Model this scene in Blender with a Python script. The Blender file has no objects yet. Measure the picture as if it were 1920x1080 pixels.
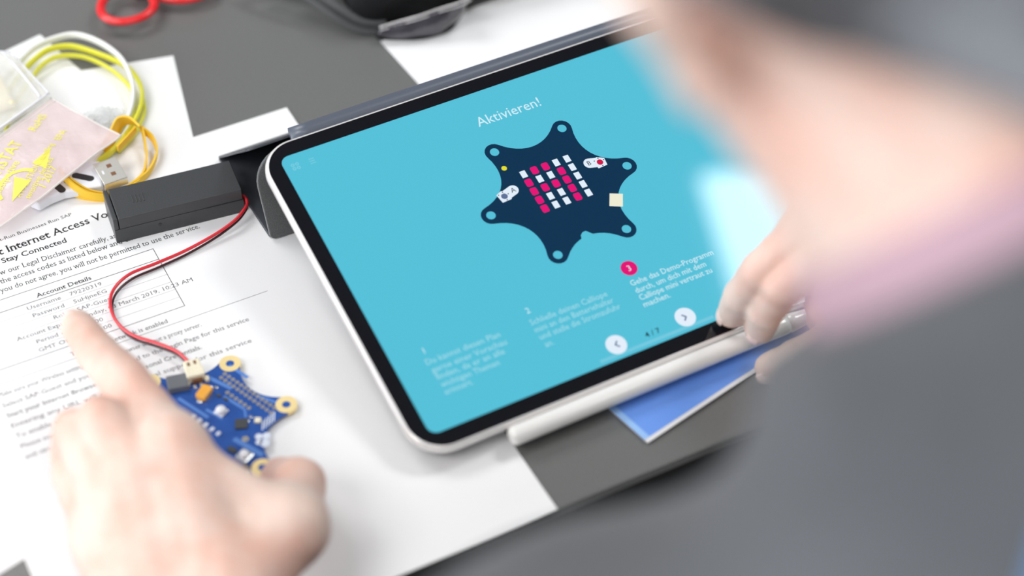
import bpy, bmesh, math, random
import numpy as np
from mathutils import Matrix, Vector, Euler

# ---------------------------------------------------------------- camera, world, lamps, exposure
# authored in millimetres in a frame whose z = 0 is the table top; the table top stands 750 mm above the floor
S = 0.001
TOP = 750.0
scene = bpy.context.scene
C = scene.collection
def W(x, y, z): return Vector((x*S, y*S, (z+TOP)*S))
cam_d = bpy.data.cameras.new('camera'); cam = bpy.data.objects.new('camera', cam_d); C.objects.link(cam)
cam.location = W(-258.52, -741.67, 662.67)
cam.rotation_euler = Euler((0.7735, -0.0076, -0.479), 'XYZ')
cam_d.sensor_width = 36.0; cam_d.lens = 3655.3/1920*36
cam_d.clip_start = 0.01; cam_d.clip_end = 50
cam_d.dof.use_dof = True; cam_d.dof.focus_distance = 0.938; cam_d.dof.aperture_fstop = 3.2
cam_d.dof.aperture_blades = 0
scene.camera = cam
scene.view_settings.view_transform = 'Standard'
try: scene.view_settings.look = 'None'
except Exception: pass
scene.view_settings.gamma = 1.0; scene.view_settings.use_curve_mapping = False
scene.view_settings.exposure = 0.0
world = bpy.data.worlds.new('world'); scene.world = world; world.use_nodes = True
bg = world.node_tree.nodes['Background']; bg.inputs[0].default_value = (0.80, 0.90, 1.0, 1); bg.inputs[1].default_value = 0.32
def area(name, x, y, z, sx, sy, rz, radiance, col=(1, 1, 1), tilt=None):
    d = bpy.data.lights.new(name, 'AREA'); d.shape = 'RECTANGLE'; d.size = sx*S; d.size_y = sy*S
    d.energy = radiance*math.pi*sx*sy*S*S; d.color = col
    o = bpy.data.objects.new(name, d); C.objects.link(o); o.location = W(x, y, z); o.rotation_euler = (0, 0, math.radians(rz))
    if tilt is not None:
        o.rotation_euler = (W(*tilt)-o.location).to_track_quat('-Z', 'Y').to_euler()
    o['category'] = 'lamp'; o['label'] = name.replace('_', ' ')
    return o
# ceiling panels: the right hand one is what mirrors in the tablet glass beside the hand
LAMPS = [(1570, 50, 800, 680, -10, 15.0, (0.97, 1.0, 1.0)), (-900, 1500, 1500, 1100, -10, 7.0, (1.0, 0.99, 0.98)),
         (-1900, -700, 1400, 1100, -10, 8.0, (1.0, 0.98, 0.96)), (-100, -2000, 1500, 1100, -10, 6.0, (1.0, 0.98, 0.96))]  # last panel is unseen, added behind the camera to brighten the neck
for x_, y_, w_, h_, r_, e_, c_ in LAMPS: area('ceiling_panel_lamp', x_, y_, 2190, w_, h_, r_, e_, c_)
# unseen light added at the left to brighten head and hand; window invented
area('added_left_light', -3480, 200, 650, 3200, 1500, 0, 7.5, (0.88, 0.94, 1.0), tilt=(0, 200, 650))

# ---------------------------------------------------------------- helpers
def mat(name, col=(0.8, 0.8, 0.8), rough=0.5, metal=0.0, spec=0.5, emit=None, estr=1.0, noise=None, bump=None, trans=0.0, alpha=1.0,
        coat=0.0, sheen=0.0, sss=0.0, col2=None, nscale=50.0, thin=None):
    m = bpy.data.materials.new(name); m.use_nodes = True
    nt = m.node_tree; b = nt.nodes['Principled BSDF']; I = b.inputs
    I['Base Color'].default_value = (*col, 1); I['Roughness'].default_value = rough; I['Metallic'].default_value = metal
    I['Specular IOR Level'].default_value = spec; I['Transmission Weight'].default_value = trans; I['Alpha'].default_value = alpha
    I['Coat Weight'].default_value = coat; I['Coat Roughness'].default_value = 0.05; I['Sheen Weight'].default_value = sheen
    if sss:
        I['Subsurface Weight'].default_value = sss; I['Subsurface Radius'].default_value = (1.0, 0.35, 0.2); I['Subsurface Scale'].default_value = 0.004
    if emit is not None:
        I['Emission Color'].default_value = (*emit, 1); I['Emission Strength'].default_value = estr
    tc = nt.nodes.new('ShaderNodeTexCoord')
    if col2 is not None:
        n = nt.nodes.new('ShaderNodeTexNoise'); n.inputs['Scale'].default_value = nscale; n.inputs['Detail'].default_value = 3
        r = nt.nodes.new('ShaderNodeValToRGB'); r.color_ramp.elements[0].color = (*col, 1); r.color_ramp.elements[1].color = (*col2, 1)
        r.color_ramp.elements[0].position = 0.38; r.color_ramp.elements[1].position = 0.62
        nt.links.new(tc.outputs['Object'], n.inputs['Vector']); nt.links.new(n.outputs['Fac'], r.inputs['Fac']); nt.links.new(r.outputs['Color'], I['Base Color'])
    if bump:
        n2 = nt.nodes.new('ShaderNodeTexNoise'); n2.inputs['Scale'].default_value = bump[0]; n2.inputs['Detail'].default_value = 4
        bn = nt.nodes.new('ShaderNodeBump'); bn.inputs['Strength'].default_value = bump[1]; bn.inputs['Distance'].default_value = bump[2]
        nt.links.new(tc.outputs['Object'], n2.inputs['Vector']); nt.links.new(n2.outputs['Fac'], bn.inputs['Height']); nt.links.new(bn.outputs['Normal'], I['Normal'])
    if thin is not None:      # thin plastic film: part clear, part milky
        tr = nt.nodes.new('ShaderNodeBsdfTransparent'); tr.inputs[0].default_value = (*thin[1], 1)
        mx = nt.nodes.new('ShaderNodeMixShader'); mx.inputs[0].default_value = thin[0]
        out = nt.nodes['Material Output']
        nt.links.new(tr.outputs[0], mx.inputs[1]); nt.links.new(b.outputs[0], mx.inputs[2]); nt.links.new(mx.outputs[0], out.inputs['Surface'])
    return m
def srgb(r, g, b):
    f = lambda c: (c/255/12.92) if c/255 <= 0.04045 else ((c/255+0.055)/1.055)**2.4
    return (f(r), f(g), f(b))

M = {}
M['table'] = mat('table_laminate', (0.15, 0.152, 0.15), 0.30, spec=0.5, col2=(0.165, 0.166, 0.163), nscale=900, bump=(1400, 0.05, 0.0002))
M['table_edge'] = mat('table_edge', (0.035, 0.035, 0.036), 0.45)
M['metal_grey'] = mat('table_leg_metal', (0.3, 0.3, 0.31), 0.35, metal=0.9)
M['floor'] = mat('floor_carpet', (0.035, 0.036, 0.04), 0.95, col2=(0.05, 0.05, 0.055), nscale=300, bump=(500, 0.5, 0.002))
M['paper'] = mat('white_paper', (0.86, 0.86, 0.87), 0.75, spec=0.25, bump=(600, 0.04, 0.0001))
M['ink'] = mat('black_ink', (0.02, 0.02, 0.022), 0.6)
M['ink_grey'] = mat('grey_ink', (0.14, 0.13, 0.14), 0.6)
M['ink_light'] = mat('light_grey_ink', (0.28, 0.27, 0.29), 0.6)
M['alu'] = mat('pale_aluminium', (0.86, 0.84, 0.83), 0.28, metal=0.35, spec=0.6)
M['bezel'] = mat('black_glass_border', (0.003, 0.003, 0.006), 0.03, spec=0.5)
def screen(name, rgb): return mat(name, (0, 0, 0), 0.035, spec=0.5, emit=srgb(*rgb), estr=1.0)
M['teal'] = screen('screen_teal', (84, 192, 216)); M['navy'] = screen('screen_navy', (0, 48, 80)); M['pink'] = screen('screen_pink', (228, 8, 116))
M['swhite'] = screen('screen_white', (226, 238, 250)); M['stext'] = screen('screen_pale_text', (206, 236, 246)); M['stext_dim'] = screen('screen_dim_text', (160, 218, 232))
M['yellow_dot'] = screen('screen_yellow', (226, 222, 40)); M['screen_cream'] = screen('screen_cream', (238, 236, 212)); M['slate'] = screen('screen_slate', (92, 112, 150))
M['sicon'] = screen('screen_icon', (122, 206, 224)); M['sblack'] = screen('screen_black', (12, 26, 48)); M['sbar'] = screen('screen_bar', (116, 200, 222)); M['sred'] = screen('screen_red', (205, 18, 70))
M['folio_out'] = mat('folio_polyurethane', (0.055, 0.06, 0.072), 0.42, spec=0.45, bump=(1500, 0.08, 0.0002))
M['folio_spine'] = mat('folio_spine_grey', (0.10, 0.115, 0.15), 0.33, spec=0.6, bump=(1500, 0.05, 0.0002))
M['folio_felt'] = mat('folio_microfibre', (0.085, 0.088, 0.09), 0.95, sheen=0.3, col2=(0.12, 0.125, 0.125), nscale=1800, bump=(2500, 0.3, 0.0003))
M['stylus'] = mat('white_stylus_plastic', (0.86, 0.85, 0.83), 0.16, spec=0.5, coat=0.5)
M['black_plastic'] = mat('black_battery_plastic', (0.045, 0.048, 0.052), 0.38, spec=0.5, bump=(2500, 0.2, 0.0003))
M['black'] = mat('black_plastic', (0.02, 0.02, 0.022), 0.4)
M['red_wire'] = mat('red_wire_insulation', (0.72, 0.03, 0.045), 0.3, coat=0.3)
M['black_wire'] = mat('black_wire_insulation', (0.05, 0.012, 0.015), 0.3, coat=0.3)
M['pcb'] = mat('blue_solder_mask', (0.015, 0.075, 0.33), 0.25, coat=0.4, col2=(0.02, 0.095, 0.40), nscale=180)
M['pcb_trace'] = mat('light_blue_trace', (0.10, 0.24, 0.62), 0.3)
M['silk'] = mat('white_silkscreen', (0.7, 0.76, 0.88), 0.5)
M['gold'] = mat('pale_gold_pad', (0.93, 0.74, 0.36), 0.4, metal=0.25)
M['gold_pin'] = mat('dull_gold_pin', (0.55, 0.50, 0.38), 0.35, metal=0.6)
M['cream'] = mat('cream_connector', (0.86, 0.80, 0.62), 0.45)
M['brown'] = mat('brown_contact', (0.20, 0.09, 0.04), 0.5)
M['orange'] = mat('orange_capacitor', (0.90, 0.42, 0.05), 0.35)
M['chip'] = mat('dark_grey_chip', (0.05, 0.055, 0.06), 0.45)
M['usb_shell'] = mat('dark_usb_socket', (0.17, 0.18, 0.20), 0.4, metal=0.3)
M['solder'] = mat('bright_solder', (0.75, 0.77, 0.80), 0.22, metal=0.8)
M['white_plastic'] = mat('white_plastic', (0.84, 0.85, 0.90), 0.35)
M['card_blue'] = mat('blue_card', (0.15, 0.33, 0.86), 0.35, coat=0.3, col2=(0.17, 0.36, 0.88), nscale=12)
M['card_light'] = mat('light_blue_card_border', (0.32, 0.55, 0.92), 0.4)
M['card_white'] = mat('card_white_edge', (0.78, 0.78, 0.80), 0.5)
M['cable_yellow'] = mat('lime_yellow_cable', (0.78, 0.76, 0.05), 0.35)
M['cable_white'] = mat('white_cable', (0.86, 0.87, 0.84), 0.35)
M['strap_yellow'] = mat('warm_yellow_strap', (0.90, 0.55, 0.03), 0.42)
M['nickel'] = mat('nickel_plug', (0.80, 0.78, 0.72), 0.3, metal=0.7)
M['film_pink'] = mat('pink_antistatic_film', (0.93, 0.80, 0.80), 0.22, spec=0.6, thin=(0.52, (0.98, 0.93, 0.93)), bump=(55, 0.55, 0.004))
M['film_white'] = mat('milky_clear_film', (0.97, 0.96, 0.92), 0.2, spec=0.5, thin=(0.5, (0.98, 0.98, 0.97)), bump=(40, 0.5, 0.004))
M['film_clear'] = mat('clear_crumpled_film', (0.92, 0.94, 0.95), 0.12, spec=0.8, thin=(0.32, (0.99, 0.99, 0.99)), bump=(200, 0.8, 0.005))
M['print_yellow'] = mat('yellow_film_print', (0.86, 0.81, 0.13), 0.5)
M['foam'] = mat('cream_foam', (0.88, 0.84, 0.70), 0.8, col2=(0.85, 0.74, 0.46), nscale=40)
M['red_plastic'] = mat('red_handle_plastic', (0.80, 0.02, 0.025), 0.28, coat=0.3)
M['steel'] = mat('scissor_steel', (0.6, 0.6, 0.62), 0.2, metal=1.0)
M['nylon'] = mat('black_nylon', (0.012, 0.012, 0.013), 0.7, spec=0.2, sheen=0.0, bump=(900, 0.4, 0.0006))
M['webbing'] = mat('grey_webbing', (0.075, 0.078, 0.08), 0.7, bump=(1200, 0.4, 0.0005))
M['pocket'] = mat('glossy_pocket_film', (0.055, 0.05, 0.062), 0.16, spec=0.6, coat=0.4, bump=(90, 0.5, 0.003))
M['zip'] = mat('pale_zip_edge', (0.62, 0.60, 0.60), 0.25, metal=0.2)
M['skin'] = mat('skin', (0.74, 0.465, 0.38), 0.5, spec=0.35, sss=0.15, col2=(0.77, 0.59, 0.51), nscale=38, bump=(420, 0.15, 0.0006))
M['nail'] = mat('finger_nail', (0.88, 0.66, 0.60), 0.25, spec=0.5)
M['hair'] = mat('dark_grey_hair', (0.045, 0.04, 0.04), 0.6, col2=(0.26, 0.27, 0.29), nscale=22, bump=(260, 0.8, 0.002))
M['eye'] = mat('eye_white', (0.8, 0.8, 0.8), 0.2)
M['iris'] = mat('iris', (0.06, 0.04, 0.03), 0.2)
M['jacket'] = mat('dark_grey_jacket_cloth', (0.080, 0.083, 0.090), 0.9, sheen=0.12, col2=(0.10, 0.104, 0.114), nscale=14, bump=(700, 0.4, 0.0008))
M['shirt'] = mat('mauve_shirt_cotton', (0.48, 0.31, 0.365), 0.8, bump=(900, 0.3, 0.0005))
M['trousers'] = mat('dark_trousers_cloth', (0.02, 0.021, 0.026), 0.9)
M['leather'] = mat('black_shoe_leather', (0.015, 0.014, 0.013), 0.35)
M['strap_blue'] = mat('blue_strap_webbing', (0.11, 0.24, 0.47), 0.7, bump=(900, 0.4, 0.0006))

def link(o, parent=None):
    C.objects.link(o)
    if parent is not None: o.parent = parent
    return o
def thing(name, label, cat, loc=(0, 0, 0), rot=(0, 0, 0), group=None, parent=None):
    o = bpy.data.objects.new(name, None); link(o, parent); o.empty_display_size = 0.02
    o.location = W(*loc); o.rotation_euler = rot; o['label'] = label; o['category'] = cat
    if group: o['group'] = group
    return o
def obj(name, me, m, parent=None, smooth=False, bevel=0, seg=2, loc=None, rot=None, label=None, kind=None):
    if m is not None and len(me.materials) == 0: me.materials.append(m)
    o = bpy.data.objects.new(name, me); link(o, parent)
    if loc is not None: o.location = (loc[0]*S, loc[1]*S, loc[2]*S)
    if parent is None: o.location.z += TOP*S
    if rot is not None: o.rotation_euler = rot
    if smooth:
        me.polygons.foreach_set('use_smooth', [True]*len(me.polygons))
    if bevel:
        b = o.modifiers.new('bevel', 'BEVEL'); b.width = bevel*S; b.segments = seg; b.limit_method = 'ANGLE'; b.angle_limit = math.radians(35)
    if label: o['label'] = label
    if kind: o['kind'] = kind
    return o
def raw(name, V, F):
    me = bpy.data.meshes.new(name); me.from_pydata([(v[0]*S, v[1]*S, v[2]*S) for v in V], [], F); me.update(); return me
def box(x0, x1, y0, y1, z0, z1, name='box'):
    V = [(x, y, z) for z in (z0, z1) for y in (y0, y1) for x in (x0, x1)]
    return raw(name, V, [(0, 2, 3, 1), (4, 5, 7, 6), (0, 1, 5, 4), (1, 3, 7, 5), (3, 2, 6, 7), (2, 0, 4, 6)])
def prism(P, z0, z1, name='prism'):
    a = sum(P[i][0]*P[(i+1) % len(P)][1]-P[(i+1) % len(P)][0]*P[i][1] for i in range(len(P)))
    if a < 0: P = P[::-1]
    n = len(P)
    V = [(x, y, z0) for x, y in P]+[(x, y, z1) for x, y in P]
    F = [tuple(range(n-1, -1, -1)), tuple(range(n, 2*n))]+[(i, (i+1) % n, n+(i+1) % n, n+i) for i in range(n)]
    return raw(name, V, F)
def rrect(x0, x1, y0, y1, r, n=10):
    P = []
    for cx, cy, a0 in ((x1-r, y1-r, 0), (x0+r, y1-r, 90), (x0+r, y0+r, 180), (x1-r, y0+r, 270)):
        for k in range(n+1):
            a = math.radians(a0+90*k/n); P.append((cx+r*math.cos(a), cy+r*math.sin(a)))
    return P
def circle(cx, cy, r, n=24, a0=0): return [(cx+r*math.cos(2*math.pi*k/n+a0), cy+r*math.sin(2*math.pi*k/n+a0)) for k in range(n)]
def flat(P, z, name='flat'):
    a = sum(P[i][0]*P[(i+1) % len(P)][1]-P[(i+1) % len(P)][0]*P[i][1] for i in range(len(P)))
    if a < 0: P = P[::-1]
    return raw(name, [(x, y, z) for x, y in P], [tuple(range(len(P)))])
def washer(cx, cy, ri, ro, z0, z1, n=32):
    V = []; F = []
    for z in (z0, z1):
        for r in (ri, ro): V += [(x, y, z) for x, y in circle(cx, cy, r, n)]
    for i in range(n):
        j = (i+1) % n
        F += [(2*n+i, 3*n+i, 3*n+j, 2*n+j), (n+i, i, j, n+j), (n+i, n+j, 3*n+j, 3*n+i), (j, i, 2*n+i, 2*n+j)]
    return raw('washer', V, F)
def catmull(P, n=8, closed=False):
    P = [Vector(p) for p in P]; out = []
    N = len(P)
    rng = range(N if closed else N-1)
    for i in rng:
        p0 = P[(i-1) % N] if (closed or i > 0) else P[0]*2-P[1]
        p1 = P[i]; p2 = P[(i+1) % N]
        p3 = P[(i+2) % N] if (closed or i+2 < N) else P[-1]*2-P[-2]
        for k in range(n):
            t = k/n
            out.append(0.5*((2*p1)+(-p0+p2)*t+(2*p0-5*p1+4*p2-p3)*t*t+(-p0+3*p1-3*p2+p3)*t**3))
    if not closed: out.append(P[-1])
    return out
def sweep(path, sec, closed=False, up=(0, 0, 1), scale=None, name='sweep', twist=None):
    """section points (side, up) carried along a path"""
    P = [Vector(p) for p in path]; n = len(P); m = len(sec); V = []; up = Vector(up)
    for i in range(n):
        a = P[(i-1) % n] if (closed or i > 0) else P[0]; b = P[(i+1) % n] if (closed or i < n-1) else P[-1]
        t = (b-a).normalized(); s = t.cross(up)
        if s.length < 1e-4: s = t.cross(Vector((1, 0, 0)))
        s.normalize(); u = s.cross(t)
        if twist:
            q = twist(i/(n-1)); s, u = s*math.cos(q)+u*math.sin(q), u*math.cos(q)-s*math.sin(q)
        k = scale(i/(n-1)) if scale else 1.0
        V += [tuple(P[i]+s*(x*k)+u*(y*k)) for x, y in sec]
    F = []
    for i in range(n if closed else n-1):
        for j in range(m):
            a, b = i*m+j, i*m+(j+1) % m; c, d = ((i+1) % n)*m+(j+1) % m, ((i+1) % n)*m+j
            F.append((a, b, c, d))
    if not closed: F += [tuple(range(m-1, -1, -1)), tuple(range((n-1)*m, n*m))]
    return raw(name, V, F)
def tube(path, r, n=12, **k): return sweep(path, circle(0, 0, r, n), **k)
def lathe(prof, n=32, name='lathe'):
    V = []; F = []
    for r, z in prof: V += [(r*math.cos(2*math.pi*k/n), r*math.sin(2*math.pi*k/n), z) for k in range(n)]
    for i in range(len(prof)-1):
        for k in range(n):
            j = (k+1) % n; F.append((i*n+k, i*n+j, (i+1)*n+j, (i+1)*n+k))
    F += [tuple(range(n-1, -1, -1)), tuple(range((len(prof)-1)*n, len(prof)*n))]
    return raw(name, V, F)
def join(*ms):
    V = []; F = []
    for me in ms:
        o = len(V); V += [tuple(v.co/S) for v in me.vertices]; F += [tuple(i+o for i in p.vertices) for p in me.polygons]
    return raw('joined', V, F)
def xf(me, mtx=None, loc=(0, 0, 0)):
    if mtx is not None: me.transform(mtx)
    me.transform(Matrix.Translation(Vector(loc)*S)); return me

# text: the built-in typeface as flat geometry; serif=True adds feet to the stems (a book face)
def text_geo(s, width=None, size=None, bold=0.0, serif=False, italic=0.0, squash=1.0):
    cu = bpy.data.curves.new('t', 'FONT'); cu.body = s; cu.size = 1.0; cu.offset = bold; cu.resolution_u = 2; cu.shear = italic
    ob = bpy.data.objects.new('t', cu); me = bpy.data.meshes.new_from_object(ob)
    V = [(v.co.x, v.co.y) for v in me.vertices]; F = [tuple(p.vertices) for p in me.polygons]
    if serif:
        bm = bmesh.new(); bm.from_mesh(me); extra = []
        ys = [v.co.y for v in bm.verts]
        for e in bm.edges:
            if len(e.link_faces) != 1: continue
            a, b = e.verts
            if abs(a.co.y-b.co.y) < 1e-3 and 0.02 < abs(a.co.x-b.co.x) < 0.17:
                y = a.co.y; fy = e.link_faces[0].calc_center_median().y
                x0, x1 = sorted((a.co.x, b.co.x)); d = 0.045; h = 0.035 if fy > y else -0.035
                q = italic*0
                extra.append(((x0-d, y), (x1+d, y), (x1+d, y+h), (x0-d, y+h)))
        bm.free()
        for q in extra:
            o = len(V); V += list(q); F.append((o, o+1, o+2, o+3) if q[2][1] > q[0][1] else (o+3, o+2, o+1, o))
    bpy.data.objects.remove(ob); bpy.data.curves.remove(cu); bpy.data.meshes.remove(me)
    if not V: return [], [], 0
    x0 = min(v[0] for v in V); x1 = max(v[0] for v in V)
    k = (width/(x1-x0)) if width else size
    ky = size if size else k
    return [((v[0]-x0)*k, v[1]*ky*squash) for v in V], F, (x1-x0)*k
def text(s, x, y, z, m, parent, width=None, size=None, rz=0.0, name='text_line', align='l', **kw):
    V, F, w = text_geo(s, width, size, **kw)
    dx = {'l': 0, 'c': -w/2, 'r': -w}[align]
    me = raw(name, [(v[0]+dx, v[1], 0) for v in V], F)
    return obj(name, me, m, parent, loc=(x, y, z), rot=(0, 0, rz))

# ---------------------------------------------------------------- floor and table
M['wall'] = mat('white_wall_paint', (0.72, 0.72, 0.71), 0.9, bump=(60, 0.05, 0.001))
M['ceiling'] = mat('ceiling_tiles', (0.55, 0.55, 0.55), 0.9, bump=(120, 0.1, 0.001))
M['lamp_frame'] = mat('lamp_frame_metal', (0.7, 0.7, 0.7), 0.4)
def struct(name, me, m): o = obj(name, me, M[m]); o['kind'] = 'structure'; return o
X0, X1, Y0, Y1 = -3500, 3700, -3600, 4200
f = struct('floor', box(X0, X1, Y0, Y1, -TOP-40, -TOP), 'floor'); f['label'] = 'dark floor below the table edge'
struct('ceiling', box(X0, X1, Y0, Y1, 2215, 2260), 'ceiling')
struct('wall_right', box(X1, X1+80, Y0, Y1, -TOP, 2215), 'wall'); struct('wall_front', box(X0, X1, Y0-80, Y0, -TOP, 2215), 'wall'); struct('wall_back', box(X0, X1, Y1, Y1+80, -TOP, 2215), 'wall')
struct('wall_left', join(box(X0-80, X0, Y0, -1440, -TOP, 2215), box(X0-80, X0, 1840, Y1, -TOP, 2215), box(X0-80, X0, -1440, 1840, -TOP, -140), box(X0-80, X0, -1440, 1840, 1440, 2215)), 'wall')
wf = struct('added_window_1', join(box(X0-70, X0-10, -1440, -1395, -140, 1440), box(X0-70, X0-10, 1795, 1840, -140, 1440), box(X0-70, X0-10, -1395, 1795, -140, -95), box(X0-70, X0-10, -1395, 1795, 1395, 1440)), 'lamp_frame')  # invented, unseen window frame around the added left light
for x_, y_, w_, h_, r_, e_, c_ in LAMPS:
    fr_ = struct('trim_1', join(box(-w_/2-25, -w_/2, -h_/2-25, h_/2+25, 2188, 2214), box(w_/2, w_/2+25, -h_/2-25, h_/2+25, 2188, 2214), box(-w_/2, w_/2, -h_/2-25, -h_/2, 2188, 2214), box(-w_/2, w_/2, h_/2, h_/2+25, 2188, 2214)), 'lamp_frame')
    fr_.location.x = x_*S; fr_.location.y = y_*S; fr_.rotation_euler = (0, 0, math.radians(r_))
tb = thing('table', 'dark grey matt table top under the papers and tablet', 'table', (300, 150, -TOP))
obj('table_top', box(-1200, 1200, -446, 400, TOP-25, TOP), M['table'], tb, bevel=1.5)
obj('edge_band', box(-1200, 1200, -448, -446, TOP-24, TOP-1.5), M['table_edge'], tb)
for sx in (-1100, 1100):
    for sy in (-380, 330):
        obj('leg', box(sx-25, sx+25, sy-25, sy+25, 0, TOP-25), M['metal_grey'], tb, bevel=3)

# ---------------------------------------------------------------- papers
def sheet(name, label, x, y, rz, z, w=210, h=297, curl=0.0):
    """A4 sheet whose top right corner is at x, y"""
    t = thing(name, label, 'paper', (x, y, z), (0, 0, math.radians(rz)), 'loose paper sheets on the table')
    nx, ny = 14, 20; V = []; F = []
    for k in (0, 1):
        for j in range(ny+1):
            for i in range(nx+1):
                px = -w+w*i/nx; py = -h+h*j/ny
                c = curl*max(0, 1-(abs(px)+abs(py+h))/60)**2
                V.append((px, py, 0.12*k+c))
    N = (nx+1)*(ny+1)
    for j in range(ny):
        for i in range(nx):
            a = j*(nx+1)+i; q = (a, a+1, a+nx+2, a+nx+1)
            F.append(tuple(N+v for v in q)); F.append(q[::-1])
    rim = [i for i in range(nx+1)]+[j*(nx+1)+nx for j in range(1, ny+1)]+[ny*(nx+1)+i for i in range(nx-1, -1, -1)]+[j*(nx+1) for j in range(ny-1, 0, -1)]
    for a, b in zip(rim, rim[1:]+rim[:1]): F.append((a, b, N+b, N+a))
    obj('sheet', raw('sheet', V, F), M['paper'], t)
    return t
sheet('paper_sheet', 'blank white sheet showing one corner behind the cable coil', -95.4, 117.1, 14, 0.02)
sheet('paper_sheet', 'blank white sheet whose corner shows between cable coil and scissors', -37.5, 67.2, -12, 0.2)
sheet('paper_sheet', 'blank white sheet lying behind the tablet under the black bag', 66.3+209.8, 28.3+14.5, 4, 0.02)
vou = sheet('printed_voucher', 'printed internet access voucher page with account details box under the board', 0, 0, 0, 0.4, curl=1.2)
Z = 0.16
def vt(s, x, y, w=None, size=None, m='ink_grey', rz=0.0, **k): text(s, x, y, Z, M[m], vou, width=w, size=size, rz=rz, name='printed_line', **k)
R1 = math.radians(1.3)
def vt3(pre, vis, post, x0, x1, y, ysize, m, rz=0.0, **k):
    _, _, w1 = text_geo(vis, None, 1.0, **{q: v for q, v in k.items() if q != 'squash'}); kk = (x1-x0)/w1
    def part(s_, x, al):
        if not s_.strip(): return
        _, _, w_ = text_geo(s_.strip(), None, 1.0, bold=k.get('bold', 0.0))
        vt(s_, x, y+(x-x0)*math.tan(rz), w_*kk, ysize, m, rz, align=al, **k)
    part(vis, x0, 'l')
    part(pre.strip(), x0-(0.25*kk if pre.endswith(' ') else 0.08*kk), 'r'); part(post.strip(), x1+(0.25*kk if post.startswith(' ') else 0.08*kk), 'l')
vt3('The Bes', 't-Run Businesses Run SAP', '', -162.5, -125.5, -29.4, 4.0, 'ink', 0.045, squash=0.8)
vt3('Gues', 't Internet Access Vo', 'ucher', -166.0, -109.6, -38.6, 7.4, 'ink', 0.035, bold=0.012, serif=True, squash=0.95)
vt3('How to ', 'Stay Connected', '', -166.0, -133.4, -44.6, 5.6, 'ink', 0.0, bold=0.014, serif=True, squash=0.9)
vt3('Please revie', 'w our Legal Disclaimer carefully,', ' as it applies to you', -169.5, -115.4, -51.8, 5.4, 'ink', -0.01, serif=True, squash=0.9)
vt3('password and ', 'the access codes as listed below an', 'd enter them', -171.0, -112.2, -57.6, 5.4, 'ink', 0.0, serif=True, squash=0.9)
vt3('if ', 'you do not agree, you will not be permitted to use the ser', 'vice.', -172.6, -80.0, -63.4, 5.4, 'ink', -0.012, serif=True, squash=0.9)
# account box
bx0, bx1, by0, by1 = -193, -98.2, -110.5, -68.0
lines = [(bx0, bx1, by1, by1+.35), (bx0, bx1, by0-.35, by0), (bx1-.35, bx1, by0, by1), (bx0, bx0+.35, by0, by1), (bx0, bx1, -76.0, -75.6)]
obj('box_outline', join(*[box(a, b, c, d, 0.13, 0.17) for a, b, c, d in lines]), M['ink_grey'], vou)
vt('Account Details', -145, -74.2, 27, 4.4, 'ink', 0.0, bold=0.012, serif=True, align='c', squash=0.9)
rows = [('Username', '79220319'), ('Password', '5uHjneEG'), ('Role', 'SAP-Guest'), ('Account Expires', 'Sunday, 03 March 2019, 10:23 AM'), ('Period ends', '20:00'), ('GMT Offset', '+01:00')]
for i, (a, b) in enumerate(rows):
    yy = -80.2-i*5.6
    vt(a, -148.5, yy, None, 4.0, 'ink_grey', 0.0, serif=True, align='r', squash=0.9)
    vt(b, -144, yy, None, 4.0, 'ink_grey', 0.0, serif=True, squash=0.9)
    if i < 5: obj('row_rule', box(bx0, bx1, yy-1.6, yy-1.45, 0.13, 0.16), M['ink_light'], vou)
obj('rule', box(-193, -60, -119.4, -119.1, 0.13, 0.16), M['ink_light'], vou)
vt('The wireless network is enabled', -156, -117.4, 47, 4.2, 'ink_grey', 0, bold=0.006, serif=True, squash=0.9)
para = [('Make sure your Wireless settings enable your browser without a proxy server.', -193, -126.6, 97, 'ink_grey'),
        ('Select SAP-Guest and you are redirected to the Login Page for this service', -193, -133.4, 118, 'ink_grey'),
        ('Start your Internet Browser with your personal Credentials.', -193, -140.0, 92, 'ink'),
        ('Entering any URL will show additional support for this service', -193, -146.6, 114, 'ink_grey'),
        ('To enable the service accept the disclaimer of liability.', -193, -153.2, 88, 'ink_grey'),
        ('Please note, SAP does not provide any', -193, -159.8, 58, 'ink_grey'),
        ('anti virus client on guest machines.', -193, -166.4, 52, 'ink_grey')]
for s_, x_, y_, w_, m_ in para: vt(s_, x_, y_, w_, 4.3, m_, 0, serif=True, squash=0.9)

# blue card
cd = thing('blue_card', 'shiny blue booklet poking out below the white stylus', 'booklet', (52.8, -282.2, 0), (0, 0, math.radians(12.2)))
obj('pages', box(0.6, 147, 0.4, 104, 0.0, 1.3), M['card_white'], cd)
obj('cover', box(0, 148, 1.6, 105, 1.35, 1.65), M['card_blue'], cd, bevel=0.1)
obj('spine_border', box(0, 3.0, 1.6, 105, 1.66, 1.70), M['card_light'], cd)
obj('cover_edge', box(0, 148, -0.6, 1.5, 1.3, 1.66), M['card_white'], cd)

# ---------------------------------------------------------------- tablet
RX = lambda a: Matrix.Rotation(a, 4, 'X'); RY = lambda a: Matrix.Rotation(a, 4, 'Y'); RZ = lambda a: Matrix.Rotation(a, 4, 'Z')
padM = RZ(0.0167) @ RX(0.2279) @ RY(0.002)
PADO = (79.86, -251.54, 7.186)
def pad_thing(name, label, cat):
    t = thing(name, label, cat, PADO); t.rotation_euler = padM.to_euler(); return t
W2, H, T = 123.8, 178.5, 5.9
tab = pad_thing('tablet', 'tablet with black bezel showing a teal tutorial page with a star-shaped board', 'tablet')
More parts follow.
